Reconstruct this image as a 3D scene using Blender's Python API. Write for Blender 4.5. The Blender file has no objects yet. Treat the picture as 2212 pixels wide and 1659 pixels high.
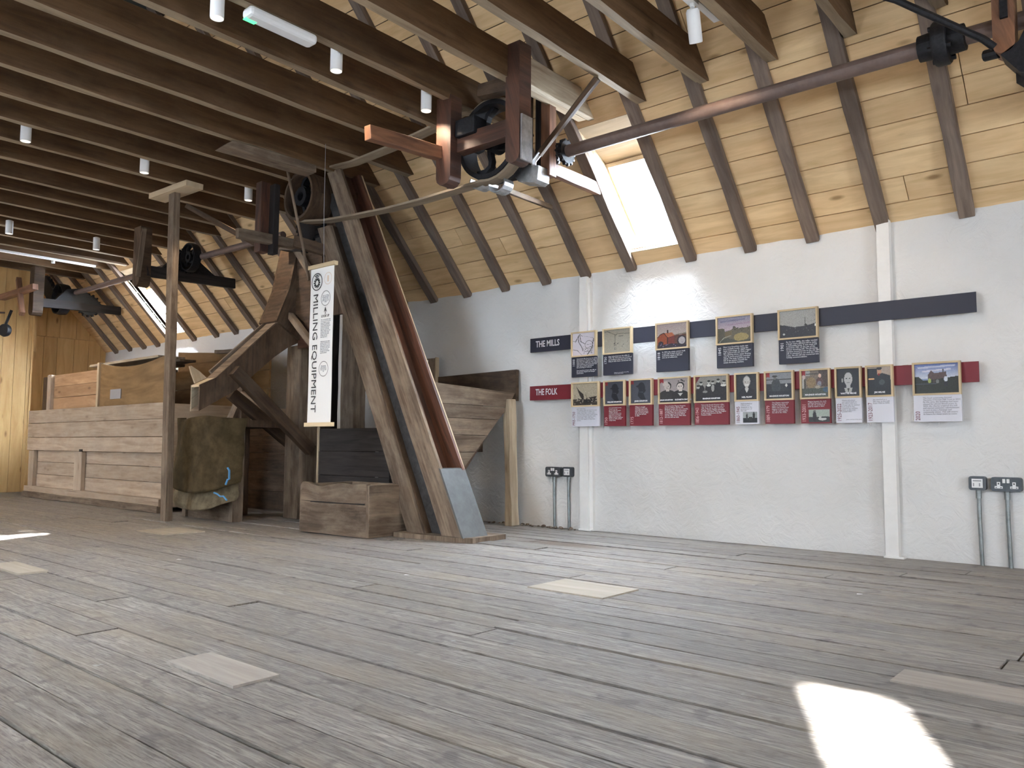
import bpy, bmesh, math, random
from mathutils import Vector, Matrix
random.seed(7)
S = bpy.context.scene
COL = S.collection
R = math.radians

# ------------------------------------------------------------------ camera
cam = bpy.data.cameras.new('camera')
co = bpy.data.objects.new('camera', cam); COL.objects.link(co)
cam.sensor_width = 36.0
cam.lens = 1719.3 * 36 / 2212
cam.clip_start = 0.02
YAW, PITCH, ROLL = 0.706263, 0.078113, 0.006366
f_ = Vector((-math.sin(YAW) * math.cos(PITCH), math.cos(YAW) * math.cos(PITCH), math.sin(PITCH)))
r_ = Vector((math.cos(YAW), math.sin(YAW), 0)); u_ = r_.cross(f_)
r2 = r_ * math.cos(ROLL) + u_ * math.sin(ROLL); u2 = -r_ * math.sin(ROLL) + u_ * math.cos(ROLL)
co.matrix_world = Matrix((( r2.x, u2.x, -f_.x, 0), (r2.y, u2.y, -f_.y, 0), (r2.z, u2.z, -f_.z, 0.65), (0, 0, 0, 1)))
S.camera = co

# ------------------------------------------------------------------ world, exposure
w = bpy.data.worlds.new('sky'); S.world = w; w.use_nodes = True
bg = w.node_tree.nodes['Background']; bg.inputs[0].default_value = (0.86, 0.93, 1.0, 1); bg.inputs[1].default_value = 14.0
vs = S.view_settings
vs.view_transform = 'Standard'; vs.look = 'None'; vs.exposure = 0.17; vs.gamma = 1.0; vs.use_curve_mapping = False
S.cycles.use_denoising = True
S.cycles.max_bounces = 10; S.cycles.diffuse_bounces = 6; S.cycles.glossy_bounces = 3; S.cycles.transparent_max_bounces = 8
S.cycles.caustics_reflective = False; S.cycles.caustics_refractive = False
S.cycles.sample_clamp_indirect = 12.0

# ------------------------------------------------------------------ lights
SL = 1.091; ANG = math.atan(SL)           # roof slope
WY = 5.18; WZ = 2.035                     # long wall face, height where the boards start
OY = -1.38                                # opposite wall
RX0, RX1 = -12.6, 4.6
def light(name, kind, loc, d, energy, col, **kw):
    l = bpy.data.lights.new(name, kind); l.energy = energy; l.color = col
    for k, v in kw.items(): setattr(l, k, v)
    o = bpy.data.objects.new(name, l); COL.objects.link(o)
    o.location = loc; o.rotation_euler = Vector(d).to_track_quat('-Z', 'Y').to_euler()
    return o
DAY = (0.80, 0.90, 1.0)
SUN_K = (-0.85, 0.79)
light('sun', 'SUN', (2.07, -0.4, 6), (SUN_K[0], SUN_K[1], -1), 260.0, (1.0, 0.97, 0.92), angle=R(1.2))
inn = (0, -math.sin(ANG), -math.cos(ANG))     # into the room from the visible slope
ino = (0, math.sin(ANG), -math.cos(ANG))      # into the room from the opposite slope
def area(name, loc, d, e, sx, sy, col=DAY):
    return light(name, 'AREA', loc, d, e, col, shape='RECTANGLE', size=sx, size_y=sy)
# daylight at every roof window and at the gable window behind the photographer
ROOFWIN_OPP = [-10.2, -3.68]
ADDED_WALLWIN = [-9.4, -3.2, 1.6]  # unseen opposite-wall windows, added to bring in more light
area('daylight_roof_window', (-2.95, 4.99, 2.57), inn, 200, 0.44, 0.70)
area('daylight_roof_window', (-10.18, 4.99, 2.57), inn, 330, 0.44, 0.70)
for x in ROOFWIN_OPP:
    area('daylight_roof_window', (x, -0.53, 3.10), ino, 60 if x < -9 else 100, 0.44, 0.70)
for x in ADDED_WALLWIN:  # fill lamps outside the added opposite-wall windows
    area('fill_wall_window', (x, OY - .22, 1.15), (0, 1, .02), {-3.2: 50, 1.6: 62}.get(x, 95), 1.0, .85, (.76, .88, 1.0))
area('daylight_gable_window', (4.55, 1.4, 1.6), (-1, 0.05, -0.05), 110, 1.3, 1.3)
WARM = (1.0, 0.80, 0.58)

# ------------------------------------------------------------------ mesh helpers
WORLD = {}
class MB:
    def __init__(s): s.v = []; s.f = []; s.uv = []; s.t = []
    def face(s, pts, uvs=None, t=0.5):
        b = len(s.v); s.v += [Vector(p) for p in pts]; s.f.append(tuple(range(b, b + len(pts))))
        if uvs is None:
            p0 = Vector(pts[0]); e = (Vector(pts[1]) - p0)
            e = e.normalized() if e.length > 1e-9 else Vector((1, 0, 0))
            n = Vector((0, 0, 0))
            for i in range(1, len(pts) - 1): n += (Vector(pts[i]) - p0).cross(Vector(pts[i + 1]) - p0)
            g = n.cross(e); g = g.normalized() if g.length > 1e-12 else Vector((0, 0, 1))
            uvs = [((Vector(p) - p0).dot(e), (Vector(p) - p0).dot(g)) for p in pts]
        s.uv.append(list(uvs)); s.t.append(t)
    def grid(s, rows, uvr, t=0.5, smooth=False):
        """rows: list of lists of points, shared vertices"""
        b = len(s.v); n = len(rows[0])
        for r in rows: s.v += [Vector(p) for p in r]
        for i in range(len(rows) - 1):
            for j in range(n - 1):
                a = b + i * n + j
                s.f.append((a, a + 1, a + n + 1, a + n))
                s.uv.append([uvr[i][j], uvr[i][j + 1], uvr[i + 1][j + 1], uvr[i + 1][j]]); s.t.append(t)
    def beam(s, p0, p1, w_, h_, up=(0, 0, 1), n=None, jit=0.003, taper=1.0, cut0=None, cut1=None, t=None):
        """box along p0->p1, section w_ (sideways) x h_ (along up), gently uneven; ends may be cut by vertical shift"""
        p0, p1 = Vector(p0), Vector(p1); d = p1 - p0; L = d.length; d.normalize()
        up = Vector(up); sd = d.cross(up)
        if sd.length < 1e-6: sd = d.cross(Vector((0, 1, 0)))
        sd.normalize(); up = sd.cross(d).normalized()
        if n is None: n = max(1, min(14, int(L / 0.35)))
        t = random.random() if t is None else t; u0 = random.random() * 7; v0 = random.random() * 5
        rings = []
        for i in range(n + 1):
            k = i / n; c = p0 + d * (L * k); sc = 1 + (taper - 1) * k
            ring = []
            for a, b_ in ((-.5, -.5), (.5, -.5), (.5, .5), (-.5, .5)):
                q = c + sd * (a * w_ * sc + random.uniform(-jit, jit)) + up * (b_ * h_ * sc + random.uniform(-jit, jit))
                if i == 0 and cut0: q += d * (cut0 * (b_ + .5))
                if i == n and cut1: q += d * (cut1 * (b_ + .5))
                ring.append(q)
            rings.append(ring)
        b = len(s.v)
        for r in rings: s.v += r
        per = [0, w_, w_ + h_, 2 * w_ + h_, 2 * w_ + 2 * h_]
        for i in range(n):
            for j in range(4):
                a = b + i * 4 + j; c = b + i * 4 + (j + 1) % 4
                s.f.append((a, c, c + 4, a + 4))
                s.uv.append([(u0 + L * i / n, v0 + per[j]), (u0 + L * i / n, v0 + per[j + 1]), (u0 + L * (i + 1) / n, v0 + per[j + 1]), (u0 + L * (i + 1) / n, v0 + per[j])]); s.t.append(t)
        for ids in ((b + 3, b + 2, b + 1, b), (b + n * 4, b + n * 4 + 1, b + n * 4 + 2, b + n * 4 + 3)):
            s.f.append(ids); s.uv.append([(u0, v0), (u0, v0 + w_), (u0 + h_, v0 + w_), (u0 + h_, v0)]); s.t.append(t)
        return s
    def box(s, lo, hi, jit=0.0, t=None):
        lo, hi = Vector(lo), Vector(hi); sz = hi - lo; c = (lo + hi) / 2
        ax = max(range(3), key=lambda i: sz[i])
        d = Vector((0, 0, 0)); d[ax] = 1
        up = Vector((0, 0, 1)) if ax != 2 else Vector((0, 1, 0))
        p0 = c - d * sz[ax] / 2; p1 = c + d * sz[ax] / 2
        sd = d.cross(up); wi = abs(sz.dot(Vector([abs(x) for x in sd]))); hi_ = abs(sz.dot(Vector([abs(x) for x in up])))
        return s.beam(p0, p1, wi, hi_, up, n=1 if jit == 0 else None, jit=jit, t=t)
    def prism(s, poly, ext, t=0.5):
        ext = Vector(ext); P = [Vector(p) for p in poly]; Q = [p + ext for p in P]; n = len(P)
        s.face(P, t=t); s.face(Q[::-1], t=t)
        for i in range(n): s.face([P[i], Q[i], Q[(i + 1) % n], P[(i + 1) % n]][::-1], t=t)
        return s
    def lathe(s, prof, c, ax, n=32, close=False):
        """prof: (radius, offset along axis) pairs"""
        c = Vector(c); ax = Vector(ax).normalized()
        a = ax.cross(Vector((0, 0, 1)))
        if a.length < 1e-6: a = Vector((1, 0, 0))
        a.normalize(); b_ = ax.cross(a)
        rows, uvr = [], []
        if close: prof = list(prof) + [prof[0]]
        acc = 0
        for i, (r, o) in enumerate(prof):
            if i: acc += math.hypot(r - prof[i - 1][0], o - prof[i - 1][1])
            rows.append([c + ax * o + (a * math.cos(2 * math.pi * k / n) + b_ * math.sin(2 * math.pi * k / n)) * r for k in range(n + 1)])
            uvr.append([(k / n * 2 * math.pi * max(r, .01), acc) for k in range(n + 1)])
        s.grid(rows, uvr); return s
    def rod(s, p0, p1, r0, r1=None, n=16):
        p0, p1 = Vector(p0), Vector(p1); L = (p1 - p0).length; r1 = r0 if r1 is None else r1
        return s.lathe([(1e-4, 0), (r0, 0), (r1, L), (1e-4, L)], p0, p1 - p0, n)
    def tube(s, pts, r, n=10):
        P = [Vector(p) for p in pts]; rows, uvr = [], []; L = 0; ref = None
        for i, p in enumerate(P):
            d = (P[min(i + 1, len(P) - 1)] - P[max(i - 1, 0)]).normalized()
            a = d.cross(Vector((0, 0, 1))) if ref is None else (ref - d * ref.dot(d))
            if a.length < 1e-5: a = d.cross(Vector((1, 0, 0)))
            a.normalize(); ref = a; b_ = d.cross(a)
            if i: L += (p - P[i - 1]).length
            rows.append([p + (a * math.cos(2 * math.pi * k / n) + b_ * math.sin(2 * math.pi * k / n)) * r for k in range(n + 1)])
            uvr.append([(L, k / n * 6.28 * r) for k in range(n + 1)])
        s.grid(rows, uvr); s.face(rows[0][:-1][::-1]); s.face(rows[-1][:-1]); return s
    def band(s, pts, wv, th):
        """flat strap of thickness th, width vector wv, running along pts"""
        P = [Vector(p) for p in pts]; wv = Vector(wv); rows, uvr = [], []; L = 0
        for i, p in enumerate(P):
            d = (P[min(i + 1, len(P) - 1)] - P[max(i - 1, 0)]).normalized(); nn = d.cross(wv).normalized() * th
            if i: L += (p - P[i - 1]).length
            ring = [p - wv / 2 - nn / 2, p + wv / 2 - nn / 2, p + wv / 2 + nn / 2, p - wv / 2 + nn / 2]
            rows.append(ring + [ring[0]]); W_ = wv.length
            uvr.append([(L, 0), (L, W_), (L, W_ + th), (L, 2 * W_ + th), (L, 2 * W_ + 2 * th)])
        s.grid(rows, uvr); s.face(rows[0][:4][::-1]); s.face(rows[-1][:4]); return s
    def planks(s, org, u, v, L, widths, th, gap=0.004, jit=0.002, joints=None, seg=1.2):
        """boards lying in the plane (org,u,v); thickness goes along -(u x v); front face is at org"""
        org, u, v = Vector(org), Vector(u).normalized(), Vector(v).normalized(); nn = u.cross(v)
        a = 0
        for wd in widths:
            cuts = [0, L]
            if joints:
                x = random.uniform(.2, 1) * joints
                while x < L - .3: cuts.append(x); x += joints * random.uniform(.6, 1.3)
                cuts.sort()
            for c0, c1 in zip(cuts[:-1], cuts[1:]):
                off = random.uniform(-jit, jit)
                p0 = org + u * (c0 + (gap * .4 if c0 else 0)) + v * (a + wd / 2) + nn * (off - th / 2)
                p1 = org + u * (c1 - (gap * .4 if c1 < L else 0)) + v * (a + wd / 2) + nn * (off - th / 2)
                s.beam(p0, p1, wd - gap, th, up=nn, n=max(1, int((c1 - c0) / seg)), jit=jit * .5)
            a += wd
        return s
    def build(s, name, mat, parent=None, bevel=0.0, smooth=False, weld=False):
        if not s.v: raise ValueError(name)
        lo = Vector([min(p[i] for p in s.v) for i in range(3)]); hi = Vector([max(p[i] for p in s.v) for i in range(3)])
        loc = Vector(((lo.x + hi.x) / 2, (lo.y + hi.y) / 2, lo.z))
        me = bpy.data.meshes.new(name)
        me.from_pydata([tuple(p - loc) for p in s.v], [], s.f)
        uvl = me.uv_layers.new(name='UVMap'); k = 0
        flat = []
        for fu in s.uv:
            for q in fu: flat += [q[0], q[1]]
        uvl.data.foreach_set('uv', flat)
        at = me.attributes.new('tint', 'FLOAT', 'FACE'); at.data.foreach_set('value', s.t)
        if weld or True:
            bm = bmesh.new(); bm.from_mesh(me)
            if weld: bmesh.ops.remove_doubles(bm, verts=bm.verts, dist=1e-5)
            bmesh.ops.recalc_face_normals(bm, faces=bm.faces); bm.to_mesh(me); bm.free()
        if smooth: me.polygons.foreach_set('use_smooth', [True] * len(me.polygons))
        me.materials.append(mat)
        o = bpy.data.objects.new(name, me); COL.objects.link(o)
        if parent is not None:
            o.parent = parent; o.location = loc - WORLD[parent.name]
        else: o.location = loc
        WORLD[o.name] = loc
        if bevel:
            b = o.modifiers.new('bevel', 'BEVEL'); b.width = bevel; b.segments = 2; b.limit_method = 'ANGLE'; b.angle_limit = R(50)
        if smooth:
            try:
                e = o.modifiers.new('split', 'EDGE_SPLIT'); e.split_angle = R(40)
            except Exception: pass
        return o
def tag(o, label=None, cat=None, group=None, kind=None):
    if label: o['label'] = label
    if cat: o['category'] = cat
    if group: o['group'] = group
    if kind: o['kind'] = kind
    return o
def thing(name, label, cat, loc, group=None):
    o = bpy.data.objects.new(name, None); COL.objects.link(o); o.location = loc; o.empty_display_size = .1
    WORLD[o.name] = Vector(loc); return tag(o, label, cat, group)
def struct(o): o['kind'] = 'structure'; return o
def dup(root, loc, label=None):
    c = root.copy(); COL.objects.link(c); c.location = loc; WORLD[c.name] = Vector(loc)
    if label: c['label'] = label
    for ch in list(root.children):
        d = ch.copy(); COL.objects.link(d); d.parent = c
        for g in list(ch.children):
            e = g.copy(); COL.objects.link(e); e.parent = d
    return c
ORD = ['first', 'second', 'third', 'fourth', 'fifth', 'sixth', 'seventh', 'eighth', 'ninth', 'tenth', 'eleventh', 'twelfth', 'thirteenth', 'fourteenth', 'fifteenth', 'sixteenth', 'seventeenth', 'eighteenth', 'nineteenth', 'twentieth', 'twenty-first', 'twenty-second', 'twenty-third', 'twenty-fourth', 'twenty-fifth', 'twenty-sixth', 'twenty-seventh', 'twenty-eighth', 'twenty-ninth', 'thirtieth']

# ------------------------------------------------------------------ materials
class NT:
    def __init__(s, name):
        s.m = bpy.data.materials.new(name); s.m.use_nodes = True; s.t = s.m.node_tree; s.b = s.t.nodes['Principled BSDF']
    def n(s, typ, ins=None, **kw):
        x = s.t.nodes.new(typ)
        for k, v in kw.items(): setattr(x, k, v)
        for k, v in (ins or {}).items():
            if hasattr(v, 'is_output') or isinstance(v, bpy.types.NodeSocket): s.t.links.new(v, x.inputs[k])
            else: x.inputs[k].default_value = v
        return x
    def l(s, a, b): s.t.links.new(a, b)
    def math(s, op, a, b=None, c=None):
        ins = {0: a}
        if b is not None: ins[1] = b
        if c is not None: ins[2] = c
        return s.n('ShaderNodeMath', ins, operation=op).outputs[0]
    def ramp(s, f, stops):
        x = s.n('ShaderNodeValToRGB', {0: f}); e = x.color_ramp.elements
        while len(e) < len(stops): e.new(.5)
        for i, (p, c) in enumerate(stops): e[i].position = p; e[i].color = (c[0], c[1], c[2], 1) if not isinstance(c, float) else (c, c, c, 1)
        return x.outputs[0]
    def mix(s, f, a, b, mode='MIX'):
        x = s.n('ShaderNodeMix', data_type='RGBA', blend_type=mode)
        for i, v in ((0, f), (6, a), (7, b)):
            if isinstance(v, bpy.types.NodeSocket): s.l(v, x.inputs[i])
            elif i == 0: x.inputs[0].default_value = v
            else: x.inputs[i].default_value = (v[0], v[1], v[2], 1)
        return x.outputs[2]
def wood(name, dark, light_, stain=(.5, .5, .5), stain_amt=.5, rough=.7, knots=0.0, crack=.5, grain=16.0, spec=.3, bump=.4, tintamt=.35, dust=None):
    N = NT(name); uv = N.n('ShaderNodeUVMap').outputs[0]; oi = N.n('ShaderNodeObjectInfo').outputs['Random']
    tint = N.n('ShaderNodeAttribute', attribute_name='tint').outputs['Fac']
    sep = N.n('ShaderNodeSeparateXYZ', {0: uv}); z = N.math('MULTIPLY_ADD', oi, 31.0, N.math('MULTIPLY', tint, 17.0))
    def vec(a, b):
        return N.n('ShaderNodeCombineXYZ', {0: N.math('MULTIPLY', sep.outputs[0], a), 1: N.math('MULTIPLY', sep.outputs[1], b), 2: z}).outputs[0]
    wob = N.n('ShaderNodeTexNoise', {'Vector': vec(1.5, 3.0), 'Scale': 1.0, 'Detail': 2.0}).outputs[0]
    g = N.n('ShaderNodeTexNoise', {'Vector': vec(1.3, grain), 'Scale': 1.6, 'Detail': 7.0, 'Roughness': .62, 'Distortion': .6}).outputs[0]
    col = N.ramp(g, [(.30, dark), (.68, light_)])
    st = N.n('ShaderNodeTexNoise', {'Vector': vec(1.1, 3.2), 'Scale': 1.3, 'Detail': 5.0, 'Roughness': .6}).outputs[0]
    sf = N.ramp(st, [(.42, 0.0), (.66, 1.0)])
    col = N.mix(N.math('MULTIPLY', sf, stain_amt), col, stain)
    if dust:
        du = N.n('ShaderNodeTexNoise', {'Vector': vec(2.3, 5.0), 'Scale': 2.0, 'Detail': 6.0, 'Roughness': .7}).outputs[0]
        col = N.mix(N.math('MULTIPLY', N.ramp(du, [(.45, 0.0), (.7, 1.0)]), dust[3]), col, dust[:3])
    if knots:
        vo = N.n('ShaderNodeTexVoronoi', {'Vector': vec(2.3, 6.5), 'Scale': 1.0, 'Randomness': 1.0}).outputs['Distance']
        kf = N.ramp(vo, [(.05, 1.0), (.13, 0.0)]); col = N.mix(N.math('MULTIPLY', kf, knots), col, (dark[0] * .35, dark[1] * .28, dark[2] * .22))
        vg = N.n('ShaderNodeTexVoronoi', {'Vector': vec(2.3, 6.5), 'Scale': 1.0}).outputs['Distance']
        col = N.mix(N.math('MULTIPLY', N.ramp(vg, [(.1, 1.0), (.3, 0.0)]), knots * .3), col, dark)
    ck = N.n('ShaderNodeTexNoise', {'Vector': vec(.9, 42.0), 'Scale': 1.0, 'Detail': 3.0, 'Distortion': .3}).outputs[0]
    cf = N.ramp(ck, [(.70, 0.0), (.76, 1.0)])
    if crack: col = N.mix(N.math('MULTIPLY', cf, crack), col, (dark[0] * .25, dark[1] * .22, dark[2] * .2))
    k = N.math('MULTIPLY_ADD', tint, tintamt, 1 - tintamt / 2)
    k = N.math('MULTIPLY', k, N.math('MULTIPLY_ADD', oi, .25, .88))
    col = N.mix(1.0, col, N.n('ShaderNodeCombineXYZ', {0: k, 1: k, 2: k}).outputs[0], 'MULTIPLY')
    N.l(col, N.b.inputs['Base Color'])
    N.b.inputs['Specular IOR Level'].default_value = spec
    rr = N.math('MULTIPLY_ADD', g, -.25, rough + .12); N.l(rr, N.b.inputs['Roughness'])
    h = N.math('SUBTRACT', g, N.math('MULTIPLY', cf, crack * .8))
    N.l(N.n('ShaderNodeBump', {'Height': h, 'Strength': bump, 'Distance': .006}).outputs[0], N.b.inputs['Normal'])
    return N.m
def plain(name, c, rough=.5, metal=0.0, spec=.5, noise=0.0, bump=0.0, scale=30.0, emit=None):
    N = NT(name); N.b.inputs['Base Color'].default_value = (*c, 1); N.b.inputs['Roughness'].default_value = rough
    N.b.inputs['Metallic'].default_value = metal; N.b.inputs['Specular IOR Level'].default_value = spec
    if noise or bump:
        tc = N.n('ShaderNodeTexCoord').outputs['Object']
        g = N.n('ShaderNodeTexNoise', {'Vector': tc, 'Scale': scale, 'Detail': 5.0, 'Roughness': .65}).outputs[0]
        if noise:
            N.l(N.mix(N.ramp(g, [(.35, 0.0), (.65, 1.0)]), [x * (1 - noise) for x in c], [min(1, x * (1 + noise)) for x in c]), N.b.inputs['Base Color'])
        if bump: N.l(N.n('ShaderNodeBump', {'Height': g, 'Strength': bump, 'Distance': .004}).outputs[0], N.b.inputs['Normal'])
    if emit: N.b.inputs['Emission Color'].default_value = (*emit[0], 1); N.b.inputs['Emission Strength'].default_value = emit[1]
    return N.m
M = {}
M['joist'] = wood('joist_wood', (.060, .030, .012), (.130, .070, .031), (.042, .021, .009), .5, .75, knots=.5, crack=.5, dust=(.16, .105, .06, .3))
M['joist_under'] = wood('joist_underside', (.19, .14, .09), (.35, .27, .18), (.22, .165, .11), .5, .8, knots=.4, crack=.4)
M['rafter'] = wood('rafter_wood', (.12, .088, .068), (.25, .19, .15), (.09, .065, .055), .5, .75, knots=.5, crack=.55)
M['roof'] = wood('roof_pine', (.57, .38, .19), (.77, .56, .32), (.66, .43, .235), .35, .6, knots=.85, crack=.12, grain=11, bump=.15, tintamt=.14)
M['pine'] = wood('end_wall_pine', (.55, .33, .125), (.70, .47, .21), (.60, .36, .15), .35, .5, knots=.95, crack=.1, grain=9, bump=.15, tintamt=.22)
M['ply'] = wood('plywood', (.15, .085, .035), (.26, .155, .068), (.13, .075, .032), .6, .6, knots=.1, crack=.05, grain=7, bump=.1, tintamt=.1)
M['old'] = wood('weathered_wood', (.090, .062, .043), (.265, .195, .138), (.062, .043, .031), .7, .8, knots=.6, crack=.85, dust=(.34, .275, .205, .4), bump=.6)
M['bin'] = wood('bin_boards', (.27, .195, .14), (.46, .355, .26), (.36, .29, .23), .5, .8, knots=.4, crack=.6, dust=(.5, .42, .33, .4), bump=.5, tintamt=.2)
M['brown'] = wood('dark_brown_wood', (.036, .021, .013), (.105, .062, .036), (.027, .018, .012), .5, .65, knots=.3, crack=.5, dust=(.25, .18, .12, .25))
M['red'] = wood('red_stained_wood', (.045, .022, .017), (.17, .072, .042), (.028, .02, .018), .7, .5, knots=.2, crack=.5, spec=.45)
M['orange'] = wood('orange_stained_wood', (.10, .045, .025), (.28, .13, .068), (.055, .035, .03), .6, .5, knots=.2, crack=.5, spec=.45)
M['black'] = wood('blackened_wood', (.010, .008, .008), (.036, .030, .028), (.016, .014, .015), .5, .8, crack=.4)
M['belt'] = wood('belt_leather', (.17, .13, .09), (.36, .29, .21), (.24, .19, .14), .6, .8, crack=.3, grain=6)
M['pale'] = wood('pale_wood', (.42, .32, .20), (.62, .50, .35), (.5, .4, .28), .3, .6, crack=.2, grain=10, bump=.2)
M['paleold'] = wood('pale_old_wood', (.24, .185, .125), (.48, .40, .29), (.20, .15, .105), .6, .75, knots=.6, crack=.5)
M['iron'] = plain('black_iron', (.012, .012, .015), .55, .3, .4, noise=.5, bump=.5, scale=60)
M['steel'] = plain('worn_shaft_steel', (.16, .12, .11), .45, .55, .5, noise=.4, bump=.2, scale=40)
M['shaft'] = plain('brown_shaft', (.15, .105, .09), .55, .1, .4, noise=.14, bump=.1, scale=18)
M['tin'] = plain('dull_tin_plate', (.50, .51, .52), .38, .85, .5, noise=.25, bump=.1, scale=14)
M['zinc'] = plain('grey_zinc_sheet', (.11, .113, .113), .6, .3, .5, noise=.18, bump=.08, scale=9)
M['rubber'] = plain('dark_grey_lining', (.045, .043, .043), .6, 0, .3, noise=.3, bump=.2, scale=20)
M['white'] = plain('white_paint', (.80, .80, .80), .5, 0, .4)
M['trim'] = plain('cream_white_trim_paint', (.80, .785, .76), .55, 0, .4, noise=.03, bump=.05, scale=12)
M['lampglow'] = plain('lamp_lens', (.9, .88, .84), .4, 0, .4, emit=((1, .85, .66), .9))
M['green'] = plain('green_indicator', (.1, .9, .3), .4, emit=((.1, 1, .3), 1.6))
M['led'] = plain('rail_light', (.9, .9, .9), .4, emit=((1, .95, .85), .35))
M['socket'] = plain('grey_metalclad', (.085, .095, .105), .45, .5, .5, noise=.15, scale=40)
M['conduit'] = plain('galvanised_conduit', (.26, .28, .28), .38, .8, .5, noise=.2, scale=25)
M['navy'] = plain('navy_card', (.020, .022, .040), .55)
M['redcard'] = plain('crimson_card', (.18, .014, .025), .55)
M['whitecard'] = plain('white_card', (.66, .66, .72), .55)
M['redpine'] = wood('reddish_planed_pine', (.28, .155, .08), (.46, .29, .165), (.36, .20, .11), .4, .6, knots=.7, crack=.2, grain=10, bump=.2)
M['oak'] = wood('light_oak_frame', (.50, .38, .22), (.66, .53, .34), (.55, .42, .26), .3, .5, crack=.05, bump=.1, tintamt=.1)
M['ink'] = plain('black_ink', (.02, .02, .022), .6)
M['grey_ink'] = plain('grey_ink', (.28, .28, .30), .6)
M['white_ink'] = plain('white_ink', (.75, .75, .78), .6)
M['maroon_ink'] = plain('maroon_ink', (.16, .03, .045), .6)
M['pink_ink'] = plain('pale_pink_ink', (.72, .45, .45), .6)
M['tan_ink'] = plain('tan_ink', (.62, .44, .30), .6)
M['cloth'] = plain('white_banner_cloth', (.80, .79, .77), .8, 0, .2)
M['sack'] = plain('olive_brown_canvas', (.062, .044, .022), .9, 0, .15, noise=.35, bump=.5, scale=9)
M['sackpale'] = plain('pale_canvas_edge', (.17, .135, .085), .9, 0, .15, noise=.3, bump=.4, scale=14)
M['blue'] = plain('blue_twine', (.08, .28, .55), .6)
M['rubble'] = plain('debris', (.16, .12, .09), .9, noise=.5, scale=60)
M['darkceil'] = plain('dark_loft_lining', (.035, .045, .045), .9)
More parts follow.
